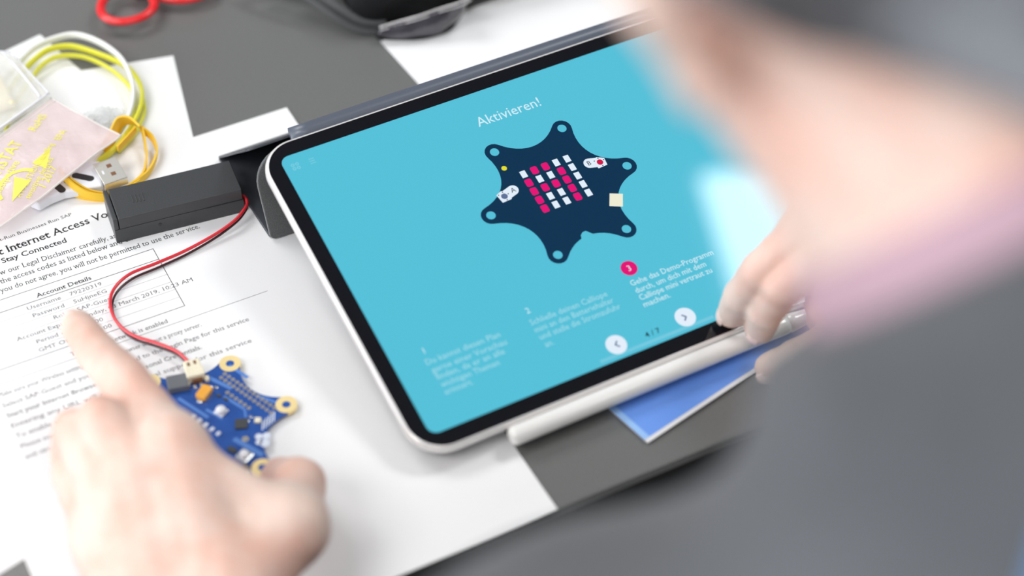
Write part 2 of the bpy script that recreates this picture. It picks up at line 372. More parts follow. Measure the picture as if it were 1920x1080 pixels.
# aluminium body: stacked rounded-rectangle rings
rings = [(1.9, 0.0), (0.6, 0.5), (0.08, 1.4), (0.0, 2.6), (0.0, 4.4), (0.35, 5.2), (0.9, 5.7), (1.45, 5.9), (1.6, 5.9)]
V = []; F = []; n = 0
for inset, z in rings:
    P = rrect(-W2+inset, W2-inset, inset, H-inset, 17.5-inset, 12); n = len(P); V += [(x, y, z) for x, y in P]
for i in range(len(rings)-1):
    for k in range(n): F.append((i*n+k, i*n+(k+1) % n, (i+1)*n+(k+1) % n, (i+1)*n+k))
F += [tuple(range(n-1, -1, -1)), tuple(range((len(rings)-1)*n, len(rings)*n))]
obj('aluminium_body', raw('body', V, F), M['alu'], tab, smooth=True)
obj('cover_glass', prism(rrect(-W2+1.62, W2-1.62, 1.62, H-1.62, 15.9, 12), 5.6, 6.0), M['bezel'], tab)
obj('front_camera', flat(circle(W2-5.2, H/2, 1.3), 6.02), M['black'], tab)
disp = obj('display', flat(rrect(-114.9, 114.9, 9.0, 169.5, 4.6, 8), 6.03), M['teal'], tab)
def on(name, me, m, label=None): return obj(name, me, M[m], disp, label=label)
# star shaped board drawing
def star(R=36.8, cap=4.9, waist=27.9, a0=0, cx=0, cy=0, wob=None):
    P = []
    for k in range(6):
        a = math.radians(a0+60*k); c = (cx+R*math.cos(a), cy+R*math.sin(a))
        for j in range(9):
            b = a+math.radians(-78+156*j/8); P.append((c[0]+cap*math.cos(b), c[1]+cap*math.sin(b)))
        b0 = a+math.radians(78); p0 = P[-1]
        a2 = a+math.radians(60); c2 = (cx+R*math.cos(a2), cy+R*math.sin(a2)); b1 = a2-math.radians(78)
        p3 = (c2[0]+cap*math.cos(b1), c2[1]+cap*math.sin(b1))
        t0 = (-math.cos(a)*math.cos(math.radians(12))-math.sin(a)*math.sin(math.radians(12))*-1, 0)
        d0 = Vector((math.cos(b0+math.pi/2), math.sin(b0+math.pi/2))); d1 = -Vector((math.cos(b1+math.pi/2), math.sin(b1+math.pi/2)))
        wr = waist if not wob else wob[k]
        # cubic through the waist
        am = a+math.radians(30); mid = Vector((cx+wr*math.cos(am), cy+wr*math.sin(am)))
        p0v = Vector(p0); p3v = Vector(p3)
        L = (mid*8-p0v-p3v-(p0v+p3v)*3).length
        s = ((mid*8-(p0v+p3v)*4)/3); dd = d0+d1; k_ = s.length/max(dd.length, 1e-6)
        c0 = p0v+d0*k_; c1 = p3v+d1*k_
        for j in range(1, 12):
            t = j/12; q = p0v*(1-t)**3+c0*3*t*(1-t)**2+c1*3*t*t*(1-t)+p3v*t**3; P.append((q.x, q.y))
    return P
SC = (-0.6, 101.7)
on('star_board_drawing', flat(star(cx=SC[0], cy=SC[1]), 6.06), 'navy')
for k in range(6):
    a = math.radians(60*k); on('board_hole', flat(circle(SC[0]+36.9*math.cos(a), SC[1]+36.9*math.sin(a), 2.25), 6.09), 'teal')
on('board_notch', flat([(-4.6, 73.0), (-3.8, 75.2), (-2.2, 76.4), (-0.5, 76.4), (0.6, 75.2), (1.4, 74.1), (2.4, 73.2), (2.4, 71.0), (-4.6, 71.0)], 6.09), 'teal')
pat = ['WPPWW', 'PWWPW', 'PPPPW', 'PWWWW', 'PWWPW']
pat[3] = 'PWWPW'
for r in range(5):
    for c in range(5):
        x = -12.2+5.9*c; y = 116.7-5.38*r; pk = pat[r][c] == 'P'
        q = 1.75 if pk else 1.45; h = 2.2 if pk else 2.0
        on('matrix_cell', flat(rrect(x-q, x+q, y-h, y+h, 0.9 if pk else 0.15, 4), 6.09), 'pink' if pk else 'swhite', 'magenta lit cell' if pk else 'white cell')
on('yellow_dot', flat(circle(-19.2, 123.4, 1.35), 6.09), 'yellow_dot')
on('socket_drawing', flat([(20.5, 90.8), (26.3, 88.1), (22.6, 81.6), (16.8, 84.4)], 6.09), 'screen_cream')
def capsule(x0, y0, x1, y1, r, n=10):
    a = math.atan2(y1-y0, x1-x0); P = []
    for k in range(n+1): b = a-math.pi/2+math.pi*k/n; P.append((x1+r*math.cos(b), y1+r*math.sin(b)))
    for k in range(n+1): b = a+math.pi/2+math.pi*k/n; P.append((x0+r*math.cos(b), y0+r*math.sin(b)))
    return P
for (xa, ya), (xb, yb), ch, dotm in (((-21.2, 110.5), (-26.6, 108.9), 'A', 'slate'), ((20.0, 110.2), (25.2, 108.7), 'B', 'sred')):
    on('button_badge', flat(capsule(xa, ya, xb, yb, 2.75), 6.09), 'swhite')
    on('button_plate', flat([(xb-3.3, yb+2.0), (xb-0.2, yb+3.3), (xb+3.1, yb+1.4), (xb+2.6, yb-2.7), (xb-2.4, yb-3.0)], 6.10), 'swhite')
    on('button_dot', flat(circle(xb, yb, 1.6), 6.12), dotm)
    for dx, dy in ((-2.3, 1.6), (0.2, 2.4), (2.3, 0.6), (0.3, -2.3)): on('button_rivet', flat(circle(xb+dx, yb+dy, 0.33, 8), 6.12), 'sblack')
    text(ch, xa, ya-1.2, 6.12, M['sblack'], disp, size=3.6, serif=True, align='c', name='button_letter')
def st(s, x, y, w, size, m='stext', **k): text(s, x, y, 6.07, M[m], disp, width=w, size=size, name='screen_text', **k)
st('Aktivieren!', -19.0, 149.9, 34.4, 8.0, bold=0.002)
for num, cx, cy, L in (('1', -98.8, 47.0, [('Du kannst diesen Plan', -100.7, 41.2, 37), ('gerne einer Vorschau', -100.2, 36.6, 37.4), ('finden, da er an alle', -99.9, 32.6, 34), ('wichtigen Themen', -99.7, 28.4, 29), ('erinnert.', -99.8, 24.4, 13.8)]),
                       ('2', -46.2, 47.0, [('Schlie\u00dfe deinen Calliope', -48.3, 40.8, 40), ('mini an den Batteriehalter', -48.3, 36.6, 41), ('und stelle die Stromzufuhr', -48.0, 32.4, 42), ('an.', -47.6, 28.0, 4.2)]),
                       ('3', 8.1, 48.6, [('Gehe das Demo-Programm', 4.5, 40.9, 44.6), ('durch, um dich mit dem', 4.6, 36.6, 38), ('Calliope mini vertraut zu', 4.5, 32.5, 39), ('machen.', 4.3, 28.5, 14)])):
    act = num == '3'
    if act: on('step_badge', flat(circle(8.1, 50.1, 4.0, 32), 6.05), 'pink')
    st(num, cx, cy, None, 4.4, 'stext', align='c')
    for s_, x_, y_, w_ in L: st(s_, x_, y_, w_, 4.3, 'stext' if act else 'stext_dim', bold=0.004)
on('progress_track', flat(rrect(-28.8, 31.2, 10.6, 12.2, 0.3), 6.05), 'sbar')
for bx, sg in ((-17.7, 1), (18.9, -1)):
    on('arrow_button', flat(circle(bx, 16.4, 5.0, 36), 6.07), 'swhite')
    ch = [(-0.9, 0), (0.9, 1.9), (1.4, 1.4), (0.1, 0), (1.4, -1.4), (0.9, -1.9)]
    P = [(bx+sg*x, 16.4+y) for x, y in ch]
    on('arrow_mark', flat(P if sg > 0 else P[::-1], 6.10), 'slate')
st('4 / 7', 0.7, 14.0, 7.6, 3.8, 'sblack', align='c', bold=0.006)
for dx in (0, 2.2):
    for dy in (0, -2.2):
        P = washer(-110.4+dx, 163.6+dy, 0.45, 0.95, 6.04, 6.06, 8); on('menu_icon', P, 'sicon')
on('list_icon', join(*[box(-102.2, -99.6, 163.6-1.3*k, 164.0-1.3*k, 6.04, 6.06) for k in range(3)]), 'sicon')

# ---------------------------------------------------------------- folio cover: back shell, spine strip, three hinged panels in a triangle
fol = pad_thing('tablet_cover', 'dark grey folding cover propped in a triangle behind the tablet', 'tablet cover')
inv = padM.inverted()
def to_pad(p):            # table frame -> pad frame (mm)
    return inv @ (Vector(p)-Vector(PADO))
obj('back_shell', prism(rrect(-W2+1.0, W2-1.0, 2, H-0.2, 16.5, 10), -1.5, -0.05), M['folio_felt'], fol, bevel=0.4)
# spine strip wraps the rear edge
ys = [(H-1, -1.6), (H+2.4, -1.6), (H+5.6, -0.6), (H+7.4, 1.6), (H+7.7, 3.4), (H+6.9, 4.3), (H+4.2, 4.6), (H+0.9, 3.9), (H+0.5, 2.4), (H+0.5, -0.3), (H-1, -0.3)]
V = []; F = []; xs = np.linspace(-W2+21, W2-21, 24); n = len(ys)
for x in xs: V += [(x, y, z) for y, z in ys]
for i in range(len(xs)-1):
    for k in range(n): F.append((i*n+k, (i+1)*n+k, (i+1)*n+(k+1) % n, i*n+(k+1) % n))
F += [tuple(range(n)), tuple(range((len(xs)-1)*n, len(xs)*n))[::-1]]
obj('spine', raw('spine', V, F), M['folio_spine'], fol, smooth=True, label='blue-grey glossy spine strip')
# panels (given in the table frame at the left end, they run along the tablet's long side)
ex = padM.to_3x3() @ Vector((1, 0, 0)); ex.z = 0; ex.normalize()
def panel(name, a, b, th, m, r=6, out=1, x_in=0.0, ra=None, rb=None):
    """rounded board from line a to line b (left end points, table frame), length W"""
    a = Vector(a); b = Vector(b); ey = (b-a); Ln = ey.length; ey.normalize(); ez = ex.cross(ey)
    LW = 2*W2-2*x_in; P = []
    ra = r if ra is None else ra; rb = r if rb is None else rb
    for cx, cy, a0, rr in ((LW-rb, Ln-rb, 0, rb), (rb, Ln-rb, 90, rb), (ra, ra, 180, ra), (LW-ra, ra, 270, ra)):
        for k in range(9):
            t = math.radians(a0+90*k/8); P.append((cx+rr*math.cos(t), cy+rr*math.sin(t)))
    n = len(P); V = []
    for z in (0, th): V += [tuple(to_pad(a+ex*(x_in+x)+ey*y+ez*z)) for x, y in P]
    F = [tuple(range(n-1, -1, -1)), tuple(range(n, 2*n))]+[(i, (i+1) % n, n+(i+1) % n, n+i) for i in range(n)]
    return obj(name, raw(name, V, F), m, fol, bevel=0.5)
P1 = (-45.6, -87.5, 1.0); P2 = (-46.9, -22.0, 1.0)
apex = padM @ Vector((-W2-0.6, H+4.5, -2.2))+Vector(PADO)
apex2 = padM @ Vector((-W2-0.6, H+6.5, -0.6))+Vector(PADO)
panel('base_panel', P1, P2, 1.6, M['folio_out'], 2)
panel('rear_panel', (P2[0], P2[1], 2.8), tuple(apex2), 1.3, M['folio_out'], 2, rb=5)
panel('front_panel', P1, tuple(apex+Vector((0, -1.5, 0))), 2.0, M['folio_felt'], 3, rb=17, ra=3)

# stylus along the near long edge
sty = pad_thing('stylus', 'white stylus clipped along the tablet\'s near long edge', 'stylus')
prof = [(0.0, -83.0), (2.6, -82.9), (3.9, -82.2), (4.45, -80.6), (4.45, 62)]
def along_x(me): me.transform(Matrix.Rotation(math.pi/2, 4, 'Y')); return me
b = xf(along_x(lathe([(0.5, -83.0), (2.6, -82.85), (3.9, -82.0), (4.45, -80.3), (4.45, 60), (4.45, 62)])), loc=(0, -4.6, 2.9))
obj('barrel', b, M['stylus'], sty, smooth=True)
b = xf(along_x(lathe([(4.38, 62.1), (4.3, 66), (3.4, 74), (2.0, 80), (1.0, 82.6), (0.4, 83)])), loc=(0, -4.6, 2.9))
obj('tip', b, M['stylus'], sty, smooth=True)

# ---------------------------------------------------------------- battery holder with wires
bh = thing('battery_holder', 'black battery box with red and black wires beside the tablet cover', 'battery box', (-112.6, -56.5, 0), (0, 0, math.radians(-6.5)))
L_, Wd, Ht = 64.0, 22.6, 15.8
obj('case', box(0, L_, 0, Wd, 0.4, 9.0), M['black_plastic'], bh, bevel=0.15)
lid = obj('lid', box(2.6, L_-0.3, 0.0, Wd-0.1, 9.02, Ht), M['black_plastic'], bh, bevel=0.5, seg=3)
obj('end_wall', box(0, 2.3, 0.0, Wd, 9.0, Ht-0.1), M['black_plastic'], bh, bevel=0.5)
obj('grip_rib', join(*[box(12+1.7*k, 12.7+1.7*k, 9.0-0.2*k, 14.6-0.2*k, Ht-0.02, Ht+0.22) for k in range(4)]), M['black_plastic'], lid, bevel=0.1)
obj('side_seam', box(45, L_-0.2, -0.12, 0.06, 8.7, 8.95), M['black'], bh)
obj('screw_dent', xf(lathe([(0.9, -0.1), (0.9, 0.12)], 16), Matrix.Rotation(math.pi/2, 4, 'X'), (22, -0.05, 6)), M['black'], bh)
bi = (Matrix.Translation(Vector((-112.6, -56.5, 0))) @ RZ(math.radians(-6.5))).inverted()
wp = [(-50, -57.5, 6.5), (-47.6, -60.4, 7.5), (-48.2, -66.0, 7.5), (-52.6, -70.2, 7), (-58.5, -73.3, 6), (-69.5, -76.2, 4.5), (-85.7, -79.0, 3.4), (-101.4, -81.0, 3.6), (-115.1, -82.6, 4), (-124.7, -88.3, 4), (-129.8, -97.2, 4), (-130.9, -109.2, 4), (-127.2, -120.6, 4), (-118.9, -131.2, 4.5), (-112.9, -140.5, 5), (-110.6, -149.0, 5.2), (-110.2, -152.0, 5.2)]
wp2 = [(-50, -58.5, 4.5), (-48.4, -61.6, 5.6), (-49.2, -66.8, 5.6), (-53.2, -71.3, 5), (-59, -74.3, 4.3), (-69.3, -77.6, 2.4), (-84.4, -81.8, 1.4), (-99.6, -85.0, 1.4), (-112.4, -87.0, 1.4), (-122.4, -91.0, 1.4), (-128.3, -98.5, 1.4), (-130.0, -109.8, 2), (-127.7, -122.4, 2), (-119.6, -133.6, 2.8), (-113.8, -142.6, 4.2), (-112.2, -149.6, 5), (-112.0, -152.0, 5.2)]
wp2 = [tuple(Vector(a).lerp(Vector(b_), 0.35)-Vector((0, 0, 1.0 if 0 < k_ < len(wp)-1 else 0))) for k_, (a, b_) in enumerate(zip(wp, wp2))]
for nm, P, m, rr_ in (('red_wire', wp, 'red_wire', 0.8), ('black_wire', wp2, 'black_wire', 0.62)):
    obj(nm, tube([tuple(bi @ Vector(p)) for p in catmull(P, 8)], rr_), M[m], bh, smooth=True)
def inb(me): me.transform(Matrix.Translation(bi.translation*S) @ bi.to_3x3().to_4x4()); return me
cR = RZ(math.radians(-8))
def cbox(cx, cy, w, h, z0, z1, rz): return xf(box(-w/2, w/2, -h/2, h/2, z0, z1), RZ(math.radians(rz)), (cx, cy, 0))
pl = obj('wire_plug', inb(cbox(-110.4, -154.2, 7.6, 6.2, 3.6, 8.6, -8)), M['cream'], bh, bevel=0.5)
for dx in (-1.5, 1.5): obj('plug_slot', inb(cbox(-110.4+dx, -153.6, 1.2, 2.2, 8.55, 8.75, -8)), M['brown'], pl)

# ---------------------------------------------------------------- star shaped circuit board
BC = (-117.0, -186.0); BZ = 2.2; BT = 1.6
cb = thing('circuit_board', 'blue star-shaped circuit board with cream ring pads held under the thumb', 'circuit board', (BC[0], BC[1], BZ))
A0 = -9
obj('board', prism(star(R=36.6, cap=4.6, waist=27.6, a0=A0, wob=[27.6, 28.8, 27.0, 27.6, 27.6, 27.6]), 0, BT), M['pcb'], cb)
ztop = BT
for k in range(6):
    a = math.radians(A0+60*k); obj('ring_pad', washer(36.8*math.cos(a), 36.8*math.sin(a), 1.9, 4.9, -0.1, BT+0.15), M['gold'], cb)
def lb(x, y): return x-BC[0], y-BC[1]
def comp(name, x, y, w, h, z0, z1, rz, m, bev=0.25, label=None, parent=cb):
    x, y = lb(x, y); return obj(name, cbox(x, y, w, h, BT+z0, BT+z1, rz), M[m], parent, bevel=bev, label=label)
comp('battery_socket', -110.8, -158.6, 8.2, 5.0, 0, 4.6, -8, 'cream', 0.4)
for dx in (-4.6, 4.2): comp('socket_lug', -110.9+dx, -161.6-dx*0.13, 1.8, 2.6, 0, 2.0, -8, 'cream')
comp('socket_contacts', -110.9, -161.4, 4.6, 1.8, 0, 2.6, -8, 'brown')
for dx in (-1.6, 1.3): comp('solder_foot', -111.5+dx, -163.8, 1.3, 2.4, 0, 0.9, -8, 'solder')
oc = comp('tantalum_capacitor', -110.9, -169.8, 5.0, 7.2, 0, 2.9, -52, 'orange', 0.4)
comp('solder_foot', -114.4, -172.9, 2.4, 1.6, 0, 0.9, -52, 'solder'); comp('solder_foot', -107.4, -166.9, 2.2, 1.6, 0, 0.9, -52, 'solder')
comp('usb_socket', -119.6, -159.4, 9.4, 8.2, 0, 3.4, -12, 'usb_shell', 0.4)
comp('processor_chip', -102.8, -193.6, 5.6, 5.6, 0, 1.0, -22, 'chip')
comp('small_chip', -112.0, -205.6, 4.2, 2.6, 0, 1.2, -62, 'chip'); comp('small_chip', -110.0, -217.2, 3.4, 2.2, 0, 1.2, -62, 'chip')
for x, y in ((-105.6, -173.4), (-103.6, -176.8), (-107.6, -165.6)): comp('resistor', x, y, 2.2, 1.3, 0, 0.6, -60, 'chip', 0.1)
for x, y in ((-106.6, -167.2), (-104.8, -168.4), (-99.6, -193.0), (-97.6, -191.6)): comp('resistor', x, y, 1.6, 1.1, 0, 0.6, -60, 'solder', 0.1)
x, y = lb(-108.1, -182.7)
led = comp('color_led', -108.1, -182.7, 5.0, 5.0, 0, 0.8, -60, 'white_plastic')
obj('led_dome', xf(lathe([(2.4, 0), (2.4, 1.0), (2.0, 1.7), (1.0, 2.1), (0.1, 2.2)], 20), loc=(x, y, BT+0.8)), M['white_plastic'], led, smooth=True)
comp('light_sensor', -95.6, -195.0, 2.8, 2.8, 0, 1.2, -30, 'cream')
for k in range(5):
    t = k/4; comp('matrix_led', -120.0+6.1*t, -179.8-14.3*t, 1.7, 2.2, 0, 0.8, -62, 'silk', 0.15)
for k in range(5):
    t = k/4; comp('matrix_led', -126.0+6.1*t, -182.4-14.3*t, 1.7, 2.2, 0, 0.8, -62, 'silk', 0.15)
def pin(x, y): xx, yy = lb(x, y); return obj('pin_pad', washer(xx, yy, 0.42, 0.95, BT, BT+0.25, 10), M['gold_pin'], cb)
for k in range(13):
    t = k/12; pin(-98.3+12.2*t, -162.3-28.9*t); pin(-100.6+12.0*t, -163.7-29.5*t)
for k in range(6):
    t = k/5; pin(-101.4+5.2*t, -173.3-12.8*t)
bt = comp('push_button', -108.6, -211.8, 6.2, 6.2, 0, 2.0, -62, 'solder', 0.5)
x, y = lb(-108.6, -211.8)
obj('button_cap', xf(lathe([(1.9, 0), (1.9, 1.2), (1.5, 1.6), (0.1, 1.7)], 20), loc=(x, y, BT+2.0)), M['white_plastic'], bt, smooth=True)
comp('screw_head', -110.6, -219.6, 2.6, 2.6, 0, 1.0, 0, 'solder', 0.6)
obj('test_pad', washer(*lb(-104.4, -202.1), 0.5, 1.5, BT, BT+0.2, 16), M['gold_pin'], cb)
tr = []
for a, b_, w in (((-105.8, -160.6), (-98.8, -171.8), 2.0), ((-122.1, -166.4), (-114.4, -183.0), 1.6), ((-108.8, -199.6), (-101.1, -214.0), 2.4), ((-103.6, -174.5), (-98.2, -186.0), 1.4), ((-113.5, -178.2), (-108.9, -186.5), 1.4), ((-98.2, -186.0), (-99.6, -190.5), 1.0), ((-94.6, -158.2), (-89.9, -169.0), 1.6), ((-90.2, -181), (-84.2, -188.5), 1.2)):
    a = lb(*a); b_ = lb(*b_); d = Vector((b_[0]-a[0], b_[1]-a[1])); Ln = d.length; an = math.atan2(d.y, d.x)
    obj('trace', xf(box(0, Ln, -w/2, w/2, BT, BT+0.06), RZ(an), (a[0], a[1], 0)), M['pcb_trace'], cb)
for k in range(5):
    xx, yy = lb(-94.6+1.6*k, -198.2+0.6*k); obj('silkscreen_bar', xf(box(-0.3, 0.3, -2.8, 2.8, BT, BT+0.07), RZ(math.radians(-25)), (xx, yy, 0)), M['silk'], cb)
obj('silkscreen_emblem', join(*[xf(prism(circle(0, 0, r_, 14), BT, BT+0.08), loc=(lb(a_, b_)[0], lb(a_, b_)[1], 0)) for a_, b_, r_ in ((-98.6, -203.4, 1.7), (-95.4, -204.6, 1.9), (-97.6, -208.0, 2.3), (-99.8, -206.4, 1.5))]), M['silk'], cb)
bc = obj('edge_socket', xf(box(-4, 4, -2, 2, -1.2, BT+1.5), RZ(math.radians(-38)), (-13, -27, 0)), M['white_plastic'], cb, bevel=0.4)

# ---------------------------------------------------------------- cable coil, plug, strap
co = thing('usb_cable', 'coiled yellow and white charging cable with metal plug', 'cable', (-92, 40, 0.4))
def cl(P): return [(x+92, y-40, z-0.4) for x, y, z in P]
flatsec = [(x, y) for x, y in rrect(-1.0, 1.0, -1.9, 1.9, 0.9, 3)]
flat2 = [(x, y) for x, y in rrect(-0.7, 0.7, -1.5, 1.5, 0.65, 3)]
Wt = [(-140, 62, 6), (-128, 78, 6), (-113.5, 91, 7), (-103, 97.5, 8), (-91, 98.6, 9), (-80.5, 95.0, 10), (-71.8, 82.6, 10.5), (-66.4, 66, 10.5), (-66.6, 49.5, 10), (-70.0, 36.0, 8), (-76.5, 25.0, 6), (-85, 17, 4), (-97, 7, 3.5), (-108, -3, 4), (-112.6, -9.5, 5)]
Y1 = [(-138, 54, 4), (-127, 72, 4), (-114.2, 84.6, 5), (-104, 91.5, 6), (-95.5, 93.6, 7), (-85, 90.5, 7), (-74.2, 79, 6), (-65.6, 66.5, 5.2), (-62.9, 55, 5), (-63.6, 42.5, 5), (-68.0, 31.0, 5), (-74.6, 21.5, 4.6), (-83, 13, 4), (-96, 4, 3), (-112, -2, 3)]
Y2 = [(-136, 46, 2.5), (-125, 64, 3), (-113.0, 77.2, 4), (-103.5, 85.3, 5), (-94.0, 88.4, 5), (-83, 83.5, 4.6), (-74.8, 72.5, 4), (-70.0, 60.5, 3.4), (-67.8, 48.0, 3), (-69.6, 38.0, 2.6), (-77.6, 21.0, 2.2), (-88, 10, 2.2), (-104, 2, 2.2)]
Y3 = [(-64.5, 38, 2.2), (-66.8, 30, 2.2), (-70, 24, 2.2), (-78, 14, 2.2), (-90, 5, 2.2)]
for nm, P, m, sc in (('white_cable_loop', Wt, 'cable_white', flatsec), ('yellow_cable_loop', Y1, 'cable_yellow', flatsec), ('yellow_cable_loop', Y2, 'cable_yellow', flat2), ('yellow_cable_loop', Y3, 'cable_yellow', flat2)):
    obj(nm, sweep(catmull(cl(P), 8), sc, up=(0, 0, 1)), M[m], co, smooth=True)
# plug: metal shell + white housing
pt = Matrix.Translation(Vector((-106.6+92, -22.4-40, -0.6))) @ RZ(math.radians(2)) @ RX(math.radians(4))
def pm(me): me.transform(Matrix.Translation(pt.translation*S) @ pt.to_3x3().to_4x4()); return me
# shell laid face up, 12 wide (y), 12 long (x), 4.5 high
sh = obj('plug_shell', pm(join(box(0.6, 12.6, 0.4, 16.4, 8.2, 8.6), box(0.6, 12.6, 16.0, 16.4, 4.0, 8.6), box(0.6, 12.6, 0.4, 0.8, 4.0, 8.6), box(0.6, 12.6, 0.4, 16.4, 4.0, 4.4))), M['nickel'], co, bevel=0.15)
for yy in (4.6, 10.6): obj('plug_hole', pm(box(6.2, 8.6, yy, yy+2.4, 8.58, 8.66)), M['brown'], sh)
obj('plug_mark', pm(prism(rrect(2.6, 3.6, 7.4, 10.0, 0.4, 4), 8.58, 8.64)), M['white_plastic'], sh)
obj('plug_tongue', pm(box(1, 11.6, 1.4, 15.4, 4.6, 6.2)), M['white_plastic'], sh)
def ct(P): return [(x+92, y-40) for x, y in P]
obj('plug_housing', prism(ct([(-101.5, -2.5), (-106.4, -20.6), (-113.7, -19.2), (-125.0, -16.6), (-132.0, -17.2), (-139.1, -19.3), (-142.6, -14.1), (-126.0, -2.0), (-111.6, 1.2)]), 1.2, 6.6), M['white_plastic'], co, bevel=1.2, seg=3)
for a, b_ in (((-116.2, -7.9), (-110.4, -13.4)), ((-121.0, -9.8), (-117.6, -16.4)), ((-126.6, -11.6), (-125.6, -15.0))):
    q = ct([a, b_]); obj('housing_stripe', prism(capsule(*q[0], *q[1], 1.9), 6.55, 6.75), M['black'], co)
ys_ = thing('rubber_strap', 'warm yellow rubber strap looped around the cable plug', 'strap', (-84, -2, 0.5))
def sl(P): return [(x+84, y+2, z-0.5) for x, y, z in P]
ribbon = [(-0.55, -3.9), (0.55, -3.9), (0.55, 3.9), (-0.55, 3.9)]
ribn = [(-0.5, -1.7), (0.5, -1.7), (0.5, 1.7), (-0.5, 1.7)]
SP = [(-97, 6, 4.5), (-89, 13.2, 7), (-83.5, 17.6, 9.5), (-78.0, 15.5, 10), (-75.2, 8.0, 9)]
obj('band', sweep(catmull(sl(SP), 10), ribbon, up=(-0.45, -0.15, 1)), M['strap_yellow'], ys_, smooth=False, bevel=0.2)
for q in (-1, 1):
    o1 = 2.1*q
    PP = [(-75.4-0.2*q, 8.6+o1*0.2, 8.8), (-74.6+o1, 1.5, 6.5), (-76.8+o1*1.3, -8, 4.2), (-83.5+o1*0.6, -17.4-abs(o1)*0.2, 3.0), (-92.5, -22.6, 2.6), (-103, -25.6+o1*0.3, 2.6), (-113, -22.0+o1*0.6, 4.6), (-119.5, -15.0+o1, 8), (-123, -6+o1, 10.8)]
    obj('split_band', sweep(catmull(sl(PP), 8), ribn, up=(0.2, 0.2, 1)), M['strap_yellow'], ys_)
obj('band_tail', sweep(catmull(sl([(-92, -3, 11.2), (-84, 3.2, 11), (-78.5, 8.5, 10)]), 6), ribn, up=(0, 0, 1)), M['strap_yellow'], ys_)
obj('band', sweep(catmull(sl([(-88, -21.6, 2.4), (-96, -24.2, 2.2), (-106, -25.8, 2.0), (-116, -20, 2.2), (-124, -11, 3)]), 8), ribn, up=(0, 0, 1)), M['strap_yellow'], ys_)

# ---------------------------------------------------------------- plastic bags
def film(name, quad, zf, m, parent, n=36, loc=(0, 0, 0), seed=0, amp=0.8):
    """wavy film between four corners (x, y), height from zf(u, v)"""
    rnd = random.Random(seed); V = []; F = []
    ph = [rnd.uniform(0, 6) for _ in range(6)]
    for j in range(n+1):
        for i in range(n+1):
            u, v = i/n, j/n
            x = sum(q[0]*w for q, w in zip(quad, ((1-u)*(1-v), u*(1-v), u*v, (1-u)*v)))
            y = sum(q[1]*w for q, w in zip(quad, ((1-u)*(1-v), u*(1-v), u*v, (1-u)*v)))
            z = zf(u, v)+amp*(math.sin(9*u+4*v+ph[0])+0.6*math.sin(5*u-13*v+ph[1])+0.4*math.sin(23*u+9*v+ph[2]))*0.5
            V.append((x-loc[0], y-loc[1], z-loc[2]))
    for j in range(n):
        for i in range(n):
            a = j*(n+1)+i; F.append((a, a+1, a+n+2, a+n+1))
    o = obj(name, raw(name, V, F), M[m], parent, smooth=True)
    return o
ab = thing('antistatic_bag', 'pink antistatic bag with yellow printing lying over the cable plug', 'plastic bag', (-130, 8, 1))
quad = [(-165, -34), (-87.6, 3.2), (-110.0, 46.0), (-187, 9)]        # bottom-left, tip, upper, left
def zf(u, v):
    k = math.sin(math.pi*min(1, max(0, u)))**0.6*math.sin(math.pi*v)**0.6
    return 13.4+3.0*k-1.6*(1-u)*(1-v)
film('front_film', quad, zf, 'film_pink', ab, loc=(-130, 8, 1), seed=3)
film('rear_film', quad, lambda u, v: 12.6+0.2*u-1.6*(1-u)*(1-v), 'film_pink', ab, loc=(-130, 8, 1), seed=3)
def bag_pt(u, v, off=0.3):
    x = sum(q[0]*w for q, w in zip(quad, ((1-u)*(1-v), u*(1-v), u*v, (1-u)*v))); y = sum(q[1]*w for q, w in zip(quad, ((1-u)*(1-v), u*(1-v), u*v, (1-u)*v)))
    rnd = random.Random(3); ph = [rnd.uniform(0, 6) for _ in range(6)]
    z = zf(u, v)+0.8*(math.sin(9*u+4*v+ph[0])+0.6*math.sin(5*u-13*v+ph[1])+0.4*math.sin(23*u+9*v+ph[2]))*0.5+off
    return (x+130, y-8, z-1)
for (u0, v0), (u1, v1), r_ in (((0, 0), (1, 0), 0.55), ((1, 0), (1, 1), 0.4), ((1, 1), (0, 1), 0.8), ((0.0, 0.93), (1, 0.93), 0.35)):
    obj('heat_seal', tube([bag_pt(u0+(u1-u0)*k/40, v0+(v1-v0)*k/40, 0) for k in range(41)], r_, 8), M['film_white'], ab, smooth=True)
def bag_print(s, u0, v0, du, dv, size, name='bag_print', **k):
    """letters laid on the film: along (du, dv) from u0, v0"""
    V, F, w = text_geo(s, None, 1.0, **k); P = []
    ax = Vector((quad[1][0]-quad[0][0], quad[1][1]-quad[0][1])); ay = Vector((quad[3][0]-quad[0][0], quad[3][1]-quad[0][1]))
    for x, y in V:
        u = u0+(x*du-y*dv*1.0)*size/ax.length; v = v0+(x*dv+y*du)*size/ay.length
        P.append(bag_pt(u, v, 0.35))
    me = raw(name, P, F); return obj(name, me, M['print_yellow'], ab)
def bag_poly(P_, name='bag_print'):
    Q = []
    for u, v in P_: Q.append(bag_pt(u, v, 0.35))
    return obj(name, raw(name, Q, [tuple(range(len(Q)))]), M['print_yellow'], ab)
